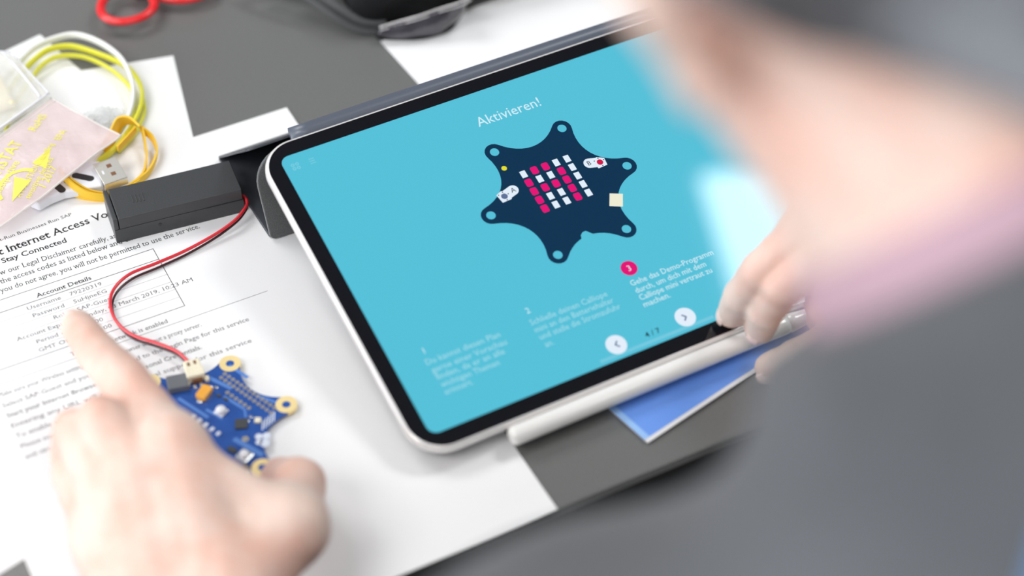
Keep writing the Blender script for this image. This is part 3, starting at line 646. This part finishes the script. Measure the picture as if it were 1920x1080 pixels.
# directions: print runs up the picture along +v
c_, s_ = math.cos(math.radians(62)), math.sin(math.radians(62))
bag_print('ANTISTAT', 0.17, 0.40, 1.0*0.94, 0.34, 8.5, bold=0.012)
bag_print('dissipative', 0.20, 0.30, 0.94, 0.34, 6.0, bold=0.004)
bag_print('ATTENTION handling', 0.27, 0.12, 0.94, 0.34, 4.2, bold=0.006)
bag_print('sensitive devices', 0.30, 0.05, 0.94, 0.34, 4.2, bold=0.006)
bag_print('1 2017', 0.42, 0.04, 0.94, 0.34, 5.2, bold=0.01)
bag_print('RoHS', 0.72, 0.72, 0.94, 0.34, 6.0, bold=0.008)
bag_print('EPA', 0.74, 0.40, 0.94, 0.34, 5.0, bold=0.006)
bag_poly([(0.22, 0.14), (0.40, 0.20), (0.36, 0.36)]); bag_poly([(0.52, 0.20), (0.66, 0.38), (0.50, 0.36)])
arc = []
for k in range(17):
    a = math.radians(20+150*k/16); arc.append((0.33+0.15*math.cos(a), 0.20+0.24*math.sin(a)))
for k in range(16, -1, -1):
    a = math.radians(20+150*k/16); arc.append((0.33+0.125*math.cos(a), 0.20+0.205*math.sin(a)))
for k in range(16):
    bag_poly([arc[k], arc[k+1], arc[32-k], arc[33-k]])

wb = thing('clear_bag', 'milky clear bag with cream foam piece at the left edge', 'plastic bag', (-140, 62, 1))
q2 = [(-178, 14), (-110.5, 47.5), (-117.5, 88), (-178, 128)]
zf2 = lambda u, v: 16.2+6*math.sin(math.pi*u)**0.7*math.sin(math.pi*v)**0.7
film('top_film', q2, zf2, 'film_white', wb, loc=(-140, 62, 1), seed=7, amp=1.0)
film('under_film', q2, lambda u, v: 14.6, 'film_white', wb, loc=(-140, 62, 1), seed=7, amp=0.6)
def q2p(u, v):
    x = sum(q[0]*w for q, w in zip(q2, ((1-u)*(1-v), u*(1-v), u*v, (1-u)*v))); y = sum(q[1]*w for q, w in zip(q2, ((1-u)*(1-v), u*(1-v), u*v, (1-u)*v)))
    return (x+140, y-62, zf2(u, v)-1+0.3)
for a, b_ in (((1, 0), (1, 1)), ((1, 1), (0, 1)), ((0, 0), (1, 0)), ((0.93, 0.02), (0.93, 0.98))):
    obj('bag_edge', tube([q2p(a[0]+(b_[0]-a[0])*k/30, a[1]+(b_[1]-a[1])*k/30) for k in range(31)], 0.6, 8), M['white_plastic'], wb, smooth=True)
fm = obj('foam_block', box(-26, 12, -18, 16, 14.5, 18.5), M['foam'], wb, bevel=2.0, seg=3)

# crumpled clear bag inside the coil
def crumple(name, c, rx, ry, rz, m, parent, seed, amp=0.22, sub=5):
    bm = bmesh.new(); bmesh.ops.create_icosphere(bm, subdivisions=sub, radius=1.0)
    rnd = random.Random(seed); dirs = [(Vector((rnd.gauss(0, 1), rnd.gauss(0, 1), rnd.gauss(0, 1))).normalized(), rnd.uniform(3, 9), rnd.uniform(0, 6)) for _ in range(14)]
    for v in bm.verts:
        n_ = v.co.normalized(); d = sum(abs(math.sin(f_*n_.dot(d_)+p_))/f_*3 for d_, f_, p_ in dirs)/len(dirs)
        k = 1+amp*(d-0.5)*2
        v.co = Vector((n_.x*rx*k+c[0], n_.y*ry*k+c[1], max(0.1, n_.z*rz*k+c[2])))*S
    me = bpy.data.meshes.new(name); bm.to_mesh(me); bm.free(); return obj(name, me, M[m], parent)
cbg = thing('crumpled_bag', 'small crumpled clear bag lying inside the cable coil', 'plastic bag', (-90, 32, 0.5))
crumple('film_ball', (0, 0, 3), 12.5, 11, 4.2, 'film_clear', cbg, 5, 0.8)
crumple('inner_fold', (2, -1, 3), 10.5, 9, 4.0, 'film_clear', cbg, 9, 0.9, 4)

# ---------------------------------------------------------------- scissors
sc = thing('scissors', 'scissors with red plastic finger rings at the top edge', 'scissors', (-30, 160, 0), (0, 0, 0))
def ring(cx, cy, rx, ry, rot, r=3.0, z=7.0):
    P = []
    for k in range(48):
        a = 2*math.pi*k/48; x = rx*math.cos(a); y = ry*math.sin(a)*(1+0.10*math.cos(a)); P.append((cx+x*math.cos(rot)-y*math.sin(rot)+30, cy+x*math.sin(rot)+y*math.cos(rot)-160, z))
    sec = [(x*r, y*r*0.8) for x, y in circle(0, 0, 1, 12)]
    return sweep(P, sec, closed=True)
obj('finger_ring', ring(-47.5, 110.0, 14.6, 14.4, 0.5, 2.5, 8), M['red_plastic'], sc, smooth=True)
obj('finger_ring', ring(-15, 119.6, 15.0, 20.0, 0.7, 2.9, 6), M['red_plastic'], sc, smooth=True)
obj('handle_arm', tube(catmull([(-11, -40, 8), (-4, -24, 7), (4, -6, 6), (8, 8, 5)], 8), 3.4, 12), M['red_plastic'], sc, smooth=True)
obj('handle_arm', tube(catmull([(24, -24, 6), (19, -12, 5.6), (13, 0, 5), (8, 8, 4.6)], 8), 3.4, 12), M['red_plastic'], sc, smooth=True)
obj('blade', prism([(3, 4), (10, 2), (24, 60), (28, 92), (14, 60)], 3.6, 5.0), M['steel'], sc, bevel=0.3)
obj('blade', prism([(6, 2), (13, 6), (22, 60), (30, 92), (22, 62)], 2.0, 3.4), M['steel'], sc, bevel=0.3)
obj('pivot_screw', xf(lathe([(3, 0), (3, 1.0), (2.2, 1.6), (0.1, 1.7)]), loc=(9.5, 14, 5.0)), M['steel'], sc, smooth=True)

# ---------------------------------------------------------------- signed-distance modelling for soft forms
def sdf_mesh(fn, lo, hi, h):
    lo = np.array(lo, float); n = np.ceil((np.array(hi, float)-lo)/h).astype(int)+1
    gx, gy, gz = [np.arange(n[i], dtype=np.float32)*h+lo[i] for i in range(3)]
    X, Y, Zz = np.meshgrid(gx, gy, gz, indexing='ij')
    D = fn(X, Y, Zz).astype(np.float32); s = D < 0
    cells = np.zeros(tuple(n-1), np.int8)
    for i in (0, 1):
        for j in (0, 1):
            for k in (0, 1): cells += s[i:n[0]-1+i, j:n[1]-1+j, k:n[2]-1+k]
    idx = np.argwhere((cells > 0) & (cells < 8)); idm = -np.ones(tuple(n-1), np.int64); idm[tuple(idx.T)] = np.arange(len(idx))
    acc = np.zeros((len(idx), 3)); cnt = np.zeros(len(idx))
    offs = [(i, j, k) for i in (0, 1) for j in (0, 1) for k in (0, 1)]
    for a in offs:
        for ax in range(3):
            if a[ax]: continue
            b = list(a); b[ax] = 1
            da = D[tuple((idx+a).T)]; db = D[tuple((idx+b).T)]
            m = (da < 0) != (db < 0); t = np.where(m, da/(np.where(da == db, 1, da-db)), 0)
            p = idx+np.array(a)*1.0; p = p.astype(float); p[:, ax] += t
            acc += p*m[:, None]; cnt += m
    V = (acc/cnt[:, None])*h+lo; Q = []
    for ax in range(3):
        sl0 = [slice(None)]*3; sl1 = [slice(None)]*3; sl0[ax] = slice(0, -1); sl1[ax] = slice(1, None)
        a, b = s[tuple(sl0)], s[tuple(sl1)]; e = np.argwhere(a != b); u, v = (ax+1) % 3, (ax+2) % 3
        e = e[(e[:, u] > 0) & (e[:, v] > 0) & (e[:, u] < n[u]-1) & (e[:, v] < n[v]-1)]
        ins = a[tuple(e.T)]
        def cell(du, dv):
            c = e.copy(); c[:, u] += du; c[:, v] += dv; return idm[tuple(c.T)]
        q = np.stack([cell(-1, -1), cell(0, -1), cell(0, 0), cell(-1, 0)], 1)
        q[~ins] = q[~ins][:, ::-1]; Q.append(q)
    return V, np.concatenate(Q)
def cone(a, b, ra, rb):
    a = np.array(a, float); b = np.array(b, float); ab_ = b-a; L2 = float(ab_@ab_)+1e-9
    def f_(X, Y, Z_):
        t = np.clip(((X-a[0])*ab_[0]+(Y-a[1])*ab_[1]+(Z_-a[2])*ab_[2])/L2, 0, 1)
        return np.sqrt((X-a[0]-t*ab_[0])**2+(Y-a[1]-t*ab_[1])**2+(Z_-a[2]-t*ab_[2])**2)-(ra+(rb-ra)*t)
    return f_
def ell(c, ax, r):
    """ellipsoid: centre, 3 unit axes (rows), radii"""
    c = np.array(c, float); ax = np.array(ax, float); r = np.array(r, float)
    def f_(X, Y, Z_):
        d = [((X-c[0])*ax[i][0]+(Y-c[1])*ax[i][1]+(Z_-c[2])*ax[i][2])/r[i] for i in range(3)]
        k = np.sqrt(d[0]**2+d[1]**2+d[2]**2)+1e-6
        return (k-1)*min(r)
    return f_
def smin(a, b, k):
    h_ = np.clip(0.5+0.5*(b-a)/k, 0, 1); return b*(1-h_)+a*h_-k*h_*(1-h_)
def blend(fs, k):
    def f_(X, Y, Z_):
        d = fs[0](X, Y, Z_)
        for g in fs[1:]: d = smin(d, g(X, Y, Z_), k)
        return d
    return f_
def chain(P, R, k=2.0): return blend([cone(P[i], P[i+1], R[i], R[i+1]) for i in range(len(P)-1)], k)
def npmesh(name, parts):
    Vs = []; Fs = []; o = 0
    for V, Q in parts: Vs.append(V); Fs.append(Q+o); o += len(V)
    V = np.concatenate(Vs)*S; Q = np.concatenate(Fs)
    me = bpy.data.meshes.new(name); me.vertices.add(len(V)); me.vertices.foreach_set('co', V.astype(np.float32).ravel())
    me.loops.add(Q.size); me.loops.foreach_set('vertex_index', Q.astype(np.int32).ravel())
    me.polygons.add(len(Q)); me.polygons.foreach_set('loop_start', np.arange(0, Q.size, 4, dtype=np.int32)); me.polygons.foreach_set('loop_total', np.full(len(Q), 4, np.int32))
    me.update(calc_edges=True); me.validate(); return me

# ---------------------------------------------------------------- black bag at the top
bgp = thing('black_bag', 'black nylon pouch with grey webbing strap at the top edge', 'bag', (120, 110, 0.5))
fb = blend([cone((78-120, 48-110, 16), (104-120, 43-110, 17), 12.5, 14), cone((78-120, 58-110, 22), (150-120, 64-110, 22), 21.5, 21.5), cone((112-120, 52-110, 18), (240-120, 32-110, 18), 15.5, 17), cone((72-120, 110-110, 26), (240-120, 105-110, 26), 25, 25), cone((80-120, 160-110, 24), (240-120, 150-110, 24), 23, 23)], 22)
fbb = lambda X, Y, Z_: fb(X, Y, Z_)+1.6*np.sin(X*0.13+Y*0.07)*np.cos(Z_*0.2+X*0.05)+0.8*np.sin(Y*0.3)
V, Q = sdf_mesh(fbb, (-95, -110, -4), (175, 100, 66), 2.5); V[:, 2] = np.maximum(V[:, 2], 0.1)
obj('pouch', npmesh('pouch', [(V, Q)]), M['nylon'], bgp, smooth=True)
def bl(P): return [(x-120, y-110, z-0.5) for x, y, z in P]
wb_sec = [(-0.7, -4.4), (0.7, -4.4), (0.7, 4.4), (-0.7, 4.4)]
strap = catmull(bl([(20, 92, 14), (31, 78, 17), (41, 65, 17), (50, 50, 12), (58, 41, 7), (66, 36.5, 5), (74, 36, 6)]), 10)
so = obj('webbing_strap', sweep(strap, wb_sec, up=(0.5, 0.5, 0.6)), M['webbing'], bgp, bevel=0.3)
# ribs on the strap
rb = []
for i in range(2, len(strap)-2):
    t = (strap[i+1]-strap[i-1]).normalized()
    for q in (0, 0.5):
        p = strap[i].lerp(strap[i+1], q); rb.append(tube([tuple(p+Vector((-3.2*t.y, 3.2*t.x, 0))+Vector((0, 0, 0.9))), tuple(p+Vector((3.2*t.y, -3.2*t.x, 0))+Vector((0, 0, 0.9)))], 0.22, 5))
obj('strap_rib', join(*rb), M['webbing'], so, kind='stuff')
obj('strap_loop', sweep(catmull(bl([(20, 92, 14), (34, 92, 20), (48, 88, 22), (58, 76, 22), (66, 62, 20)]), 8), wb_sec, up=(0.2, 0.5, 0.8)), M['webbing'], bgp)
# glossy pocket with pale zip edge
pk = [(64.6, 29.5, 2.5), (73.2, 24.2, 2.2), (86.4, 18.6, 2.0), (100.5, 17.6, 2.2), (111.7, 23.5, 2.6), (119.9, 31.6, 3.5)]
tp = [(66.5, 28.0, 10), (75.5, 25.0, 12.5), (86.5, 20.4, 16), (98.5, 18.6, 18), (108, 15.6, 20.5), (114.5, 14.5, 23)]
a1 = catmull(bl(pk), 6); a2 = catmull(bl(tp), 6); V = []; F = []; nn = len(a1)
for j in range(9):
    for i in range(nn):
        p = a1[i].lerp(a2[i], j/8); k = math.sin(math.pi*j/8); V.append((p.x+0.4*math.sin(i*0.9+j), p.y-2.2*k+0.6*math.sin(i*0.7), p.z+0.8*k*math.sin(i*0.5)))
for j in range(8):
    for i in range(nn-1): F.append((j*nn+i, j*nn+i+1, (j+1)*nn+i+1, (j+1)*nn+i))
pko = obj('pocket', raw('pocket', V, F), M['pocket'], bgp, smooth=True)
mm = pko.modifiers.new('thick', 'SOLIDIFY'); mm.thickness = 0.0006
obj('zip_edge', tube(a2, 0.55, 8), M['zip'], pko, smooth=True)
obj('zip_edge', tube([p+Vector((0.3, -1.0, -1.6)) for p in a2], 0.35, 8), M['zip'], pko, smooth=True)
obj('pocket_seam', tube(a1, 0.7, 8), M['nylon'], pko, smooth=True)

# ---------------------------------------------------------------- the person
per = thing('person', 'person in dark grey jacket and mauve shirt leaning over the tablet', 'person', (100, -950, -TOP))
OF = np.array([100, -950, -TOP])
def pv(p): return np.array(p, float)
CAMP = np.array([-258.52, -741.67, 662.67])
def unit(v): v = np.array(v, float); return v/np.linalg.norm(v)
parts = []
# joint positions, fingertip first (table frame, mm)
LI = [(-153.5, -136.7, 37.7), (-151.9, -159.8, 42.2), (-149.0, -188.0, 51.5), (-144.5, -235.0, 55.7)]
LM = [(-163.7, -197.1, 21.5), (-168.8, -197.0, 37.4), (-165.7, -213.2, 61.2), (-161.3, -242.3, 50.6)]
LR = [(-174.0, -203.2, 14.3), (-179.2, -197.9, 29.1), (-175.8, -207.9, 54.1), (-172.9, -247.1, 44.0)]
LP = [(-177.2, -218.0, 11.3), (-182.6, -211.7, 19.8), (-182.6, -215.5, 38.9), (-181.3, -251.3, 36.5)]
LT = [(-100.5, -235.0, 10.8), (-99.6, -254.0, 27.1), (-113.8, -281.6, 38.5), (-149.0, -304.4, 39.0)]
LW = [(-189.3, -325.8, 23.1), (-178.1, -331.2, 26.3), (-167.8, -337.0, 23.3)]
LF = [(-178.1, -331.2, 26.3), (-190.2, -431.1, 32.4)]
RA = [(115.0, -249.1, 22.9), (114.1, -254.9, 39.8), (117.9, -262.0, 60.6), (140.3, -266.9, 83.3)]
RB = [(122.5, -261.5, 21.1), (119.8, -267.3, 38.7), (122.7, -272.7, 59.1), (142.5, -280.3, 81.2)]
RC = [(145.5, -275.0, 28.4), (140.3, -279.4, 44.6), (140.4, -283.2, 63.7), (147.4, -291.5, 79.3)]
RD = [(150.0, -289.3, 29.3), (145.0, -291.4, 43.4), (145.0, -293.7, 59.6), (151.5, -302.5, 74.5)]
RT = [(118.7, -278.2, 13.4), (127.0, -286.9, 23.7), (142.5, -297.6, 41.0), (158.9, -304.8, 63.3)]
RW = [(168.7, -305.8, 94.9), (168.2, -315.1, 90.8), (168.2, -323.8, 86.1)]
RF = [(168.2, -315.1, 90.8), (236.0, -372.0, 106.0)]
ID3 = np.eye(3)
def cones(P, R_): return [cone(P[i], P[i+1], R_[i], R_[i+1]) for i in range(len(P)-1)]
def hand_fn(fingers, radii, thumb, tr, palm, fore):
    """palm, then each finger joined to it with a small fillet, so that the fingers stay apart"""
    def f_(X, Y, Z_):
        pl_ = blend(palm, 9)(X, Y, Z_); pl_ = smin(pl_, blend(fore, 12)(X, Y, Z_), 14)
        d = pl_
        for P, R_ in zip(fingers, radii):
            # slight swelling at the joints, a fuller pulp at the tip
            fg = blend(cones(P, R_), 1.5)(X, Y, Z_)
            d = np.minimum(d, smin(pl_, fg, 6))
        tg = blend(cones(thumb, tr), 3)(X, Y, Z_); d = np.minimum(d, smin(pl_, tg, 9))
        d = d+0.25*np.sin(X*0.55+Y*0.3)*np.sin(Y*0.5-Z_*0.4)
        return d
    return f_
fingers = [LI, LM, LR, LP]
rad = [[7.6, 8.9, 10.4, 12.3], [7.6, 8.4, 9.8, 12.5], [7.2, 8.0, 9.4, 12.0], [6.2, 6.8, 8.0, 11.5]]
lw = [13, 17, 19]
palm = []
for k, fgr in enumerate(fingers): palm.append(cone(fgr[3], LW[min(2, [2, 1, 1, 0][k])], rad[k][3], 19))
palm += [cone(LI[3], LM[3], 11, 11), cone(LM[3], LR[3], 11, 11), cone(LR[3], LP[3], 11, 11),
         cone(LI[3], LT[2], 8.0, 11.5), cone(LT[3], LT[2], 18, 13), cone(LT[3], LW[1], 19, 20), cone(LI[3], LT[3], 9, 15),
         cone((LM[3][0]+4, LM[3][1]-6, LM[3][2]-10), (-165, -300, 28), 13, 20)]
lh = hand_fn(fingers, rad, LT[:3], [9.2, 11.0, 13.2], palm, [cone(LW[0], LW[2], 19, 19), cone(LF[0], LF[1], 24, 28)])
lo, hi = (-215, -440, -4), (-80, -120, 82)
parts = []
V, Q = sdf_mesh(lh, lo, hi, 1.5); parts.append((V, Q))
rf = [RA, RB, RC, RD]; rr = [[6.8, 7.6, 8.8, 12], [7.0, 7.8, 9.2, 12.5], [6.8, 7.6, 9.0, 12], [5.8, 6.4, 7.6, 11]]
palm = [cone(RA[3], RW[0], 12, 16), cone(RB[3], RW[1], 12.5, 18), cone(RC[3], RW[1], 12, 18), cone(RD[3], RW[2], 11, 16),
        cone(RT[3], RW[2], 13, 17), cone(RT[3], RD[3], 12, 11), cone(RT[3], RA[3], 11, 11)]
rh = hand_fn(rf, rr, RT, [7.6, 9.2, 11.5, 13.5], palm, [cone(RW[0], RW[2], 17, 17), cone(RF[0], RF[1], 23, 27)])
V, Q = sdf_mesh(rh, (95, -390, -2), (310, -230, 150), 1.7); parts.append((V, Q))

# --- head frame: F forward, RT_ to the person's right, U up the head
HC = np.array([-2.0, -458.0, 432.0]); U = unit((-.10, .80, .59)); Fv = np.array([.22, .55, -.74]); Fv = unit(Fv-(Fv@U)*U); Rv = np.cross(Fv, U)
AX = [Fv, Rv, U]
def hp(f_, r_, u_): return HC+f_*Fv+r_*Rv+u_*U
NB = np.array([6.0, -509.0, 368.0])
head_f = blend([ell(hp(-8, 0, 18), AX, (97, 75, 88)), ell(hp(38, 0, -28), AX, (50, 54, 66)), cone(hp(12, 48, -62), hp(70, 8, -96), 15, 15), cone(hp(12, -48, -62), hp(70, -8, -96), 15, 15),
                cone(hp(70, 8, -96), hp(70, -8, -96), 16, 16), cone(hp(40, 30, -40), hp(20, 50, -30), 20, 20), cone(hp(40, -30, -40), hp(20, -50, -30), 20, 20),
                cone(NB+70*U, NB-50*U, 60, 66)], 16)
feat = [cone(hp(84, 0, 0), hp(103, 0, -34), 6, 9), cone(hp(92, 11, -36), hp(92, -11, -36), 7, 7), cone(hp(82, 26, 10), hp(82, -26, 10), 9, 9),
        cone(hp(84, 14, -60), hp(84, -14, -60), 6, 6), cone(hp(82, 13, -67), hp(82, -13, -67), 6, 6)]
def ear(sg): return blend([cone(hp(-6, sg*74, 12), hp(-16, sg*84, 14), 6, 4), cone(hp(-16, sg*84, 14), hp(-18, sg*84, -12), 4, 4), cone(hp(-18, sg*84, -12), hp(-6, sg*78, -30), 4, 5), cone(hp(-6, sg*78, -30), hp(2, sg*72, -8), 5, 5)], 4)
ears = [ear(1), ear(-1)]
def headfn(X, Y, Z_):
    d = head_f(X, Y, Z_)
    for g in feat: d = smin(d, g(X, Y, Z_), 6)
    for g in ears: d = smin(d, g(X, Y, Z_), 3)
    return d
V, Q = sdf_mesh(headfn, HC-np.array([170, 230, 190]), HC+np.array([170, 140, 160]), 3.2); parts.append((V, Q))

# --- trunk and arms (skin body continues inside the clothes)
NS = NB-48*U; LS = np.array([-127.0, -524, 213]); RS = np.array([160.0, -560, 280]); HIP = np.array([110.0, -960, 130])
LE = np.array([-150.0, -650, 30]); RE = np.array([335.0, -520, 120])
LWr = np.array([-187.0, -415, 32]); RWr = np.array([222.0, -358, 103])
CH = NS+np.array([22, -110, -75])
def trunk(g):
    return [cone(NB-14*U, NS, 65+g*0.4, 60+g), cone(NS, CH, 72+g, 92+g), cone(CH, HIP, 96+g, 112+g), cone(CH+np.array([-45, 10, -20]), HIP+np.array([-60, 0, 0]), 84+g, 95+g),
            cone(CH+np.array([55, 0, 10]), HIP+np.array([60, 0, 0]), 84+g, 95+g), cone(LS, CH, 50+g, 70+g), cone(RS, CH, 52+g, 76+g), cone(NS+16*unit(NS-LS), LS, 20+g, 50+g), cone(NS, RS, 34+g, 46+g)]
def arms(g, cut=0.0): return [cone(LS, LE, 46+g, 38+g), cone(LE, LWr, 36+g, 30+g), cone(RS, RE, 46+g, 38+g), cone(RE, RWr, 36+g, 30+g)]
inner = blend(trunk(-14)+arms(-10), 20)
V, Q = sdf_mesh(inner, (-280, -1120, -60), (450, -320, 440), 10); parts.append((V, Q))
me = npmesh('body', [(V-OF, Q) for V, Q in parts])
me.transform(Matrix.Translation((0, 0, 0)))
body = obj('body', me, M['skin'], per, smooth=True)
# nails
def nail(tip, dip, outward, r, w=5.2, l=6.5):
    tip = np.array(tip); ax = unit(tip-np.array(dip)); o_ = np.array(outward, float); o_ = unit(o_-(o_@ax)*ax); sd = np.cross(ax, o_); V = []; F = []
    for j in range(7):
        for i in range(9):
            a = (i/8-0.5)*1.5; y = (j/6-0.35)*l; rr_ = r+0.15-0.25*max(0, j-4)
            wq = 1-0.25*max(0, (j-3)/3)**2
            V.append(tip+ax*(y+1)+sd*math.sin(a)*w*wq+o_*(rr_*math.cos(a*0.75)-0.1)-OF)
    for j in range(6):
        for i in range(8): F.append((j*9+i, j*9+i+1, (j+1)*9+i+1, (j+1)*9+i))
    o = obj('fingernail', raw('fingernail', V, F), M['nail'], per, smooth=True); s__ = o.modifiers.new('thick', 'SOLIDIFY'); s__.thickness = 0.0005; return o
nail(LI[0], LI[1], (-0.35, 0.1, 1), 7.3); nail(LM[0], LM[1], (0.2, 0.9, 0.2), 7.6); nail(LT[0], LT[1], (0.9, 0.5, 0.4), 9.2, 6.5, 8)
nail(RA[0], RA[1], (-1, 0.1, 0.2), 6.8); nail(RB[0], RB[1], (-0.9, -0.5, 0.2), 7.0); nail(RT[0], RT[1], (-0.2, -1, 0.5), 7.6, 5.6, 7)
# eyes
for sg in (-1, 1):
    bm = bmesh.new(); bmesh.ops.create_uvsphere(bm, u_segments=20, v_segments=12, radius=12*S); me = bpy.data.meshes.new('eyeball'); bm.to_mesh(me); bm.free()
    ep = hp(74, sg*31, -2)-OF; e_ = obj('eyeball', me, M['eye'], per, smooth=True, loc=tuple(ep))
    bm = bmesh.new(); bmesh.ops.create_uvsphere(bm, u_segments=16, v_segments=8, radius=6*S); me = bpy.data.meshes.new('iris'); bm.to_mesh(me); bm.free()
    obj('iris', me, M['iris'], e_, smooth=True, loc=tuple(7.0*Fv-1.5*U))
# hair
hs = ell(hp(-12, 0, 22), AX, (103, 82, 93))
nk = cone(hp(-50, 0, -30), hp(-48, 0, -80), 44, 36)
def hairfn(X, Y, Z_):
    ff = (X-HC[0])*Fv[0]+(Y-HC[1])*Fv[1]+(Z_-HC[2])*Fv[2]; uu = (X-HC[0])*U[0]+(Y-HC[1])*U[1]+(Z_-HC[2])*U[2]; rr_ = (X-HC[0])*Rv[0]+(Y-HC[1])*Rv[1]+(Z_-HC[2])*Rv[2]
    d = smin(hs(X, Y, Z_), nk(X, Y, Z_), 14)+1.2*np.sin(rr_*0.35+ff*0.1)*np.sin(ff*0.3)+0.8*np.sin(rr_*0.9+uu*0.1)
    line = np.where(ff > -45, -60+(ff+45)*1.7, -60+(ff+45)*1.0)
    line = np.maximum(line, -92)
    return np.maximum(d, (line-uu)*0.7)
V, Q = sdf_mesh(hairfn, HC-np.array([170, 200, 170]), HC+np.array([170, 170, 170]), 3.5)
obj('hair', npmesh('hair', [(V-OF, Q)]), M['hair'], per, smooth=True)
# shirt collar: a stand round the neck, leaning outwards
nax = U
c0 = NB; c1 = NB+nax*6
col_o = cone(c0-nax*40, c1, 70, 67)
def colfn(X, Y, Z_):
    a_ = (X-c1[0])*nax[0]+(Y-c1[1])*nax[1]+(Z_-c1[2])*nax[2]
    return np.maximum(col_o(X, Y, Z_), a_+2)
V, Q = sdf_mesh(colfn, NB-np.array([130, 130, 120]), NB+np.array([130, 130, 130]), 2.5)
obj('shirt_collar', npmesh('shirt_collar', [(V-OF, Q)]), M['shirt'], per, smooth=True)
# jacket
jk0 = blend(trunk(4), 45); jk1 = blend(arms(8), 12)
def jkfn(X, Y, Z_):
    d = smin(jk0(X, Y, Z_), jk1(X, Y, Z_), 30)
    d = d+3.0*np.sin(X*0.045+Z_*0.06)*np.sin(Y*0.035)+1.5*np.sin(Y*0.09+X*0.05)
    a_ = (X-NB[0])*nax[0]+(Y-NB[1])*nax[1]+(Z_-NB[2])*nax[2]
    d = np.maximum(d, a_+9)                       # neckline
    return np.maximum(d, -(Z_+40))
V, Q = sdf_mesh(jkfn, (-300, -1120, -60), (470, -310, 470), 7)
jk = obj('jacket', npmesh('jacket', [(V-OF, Q)]), M['jacket'], per, smooth=True)
def stfn(X, Y, Z_):
    side = (X+22)*0.66-(Y+572)*0.75
    return np.maximum(jkfn(X, Y, Z_)-2.4, np.abs(side)-13)
V, Q = sdf_mesh(stfn, (-260, -950, -30), (240, -480, 420), 3.0)
obj('shoulder_strap', npmesh('shoulder_strap', [(V-OF, Q)]), M['strap_blue'], per, smooth=True, label='blue strap over the back of the jacket')
# trousers and shoes
tf = blend([cone(HIP+np.array([-55, 0, -20]), (20, -900, -300), 108, 78), cone((20, -900, -300), (10, -960, -670), 76, 52), cone(HIP+np.array([60, 0, -20]), (190, -900, -300), 108, 78), cone((190, -900, -300), (210, -960, -670), 76, 52)], 14)
def trf(X, Y, Z_): return np.maximum(tf(X, Y, Z_), Z_+25)
V, Q = sdf_mesh(trf, (-140, -1110, -735), (350, -780, 60), 12)
obj('trousers', npmesh('trousers', [(V-OF, Q)]), M['trousers'], per, smooth=True)
for x in (10, 210):
    sf = blend([cone((x, -990, -712), (x, -860, -722), 38, 30), cone((x, -985, -712), (x, -960, -660), 38, 40)], 14)
    V, Q = sdf_mesh(lambda X, Y, Z_: np.maximum(sf(X, Y, Z_), -(Z_+750)), (x-60, -1050, -760), (x+60, -810, -610), 6)
    obj('shoe', npmesh('shoe', [(V-OF, Q)]), M['leather'], per, smooth=True)
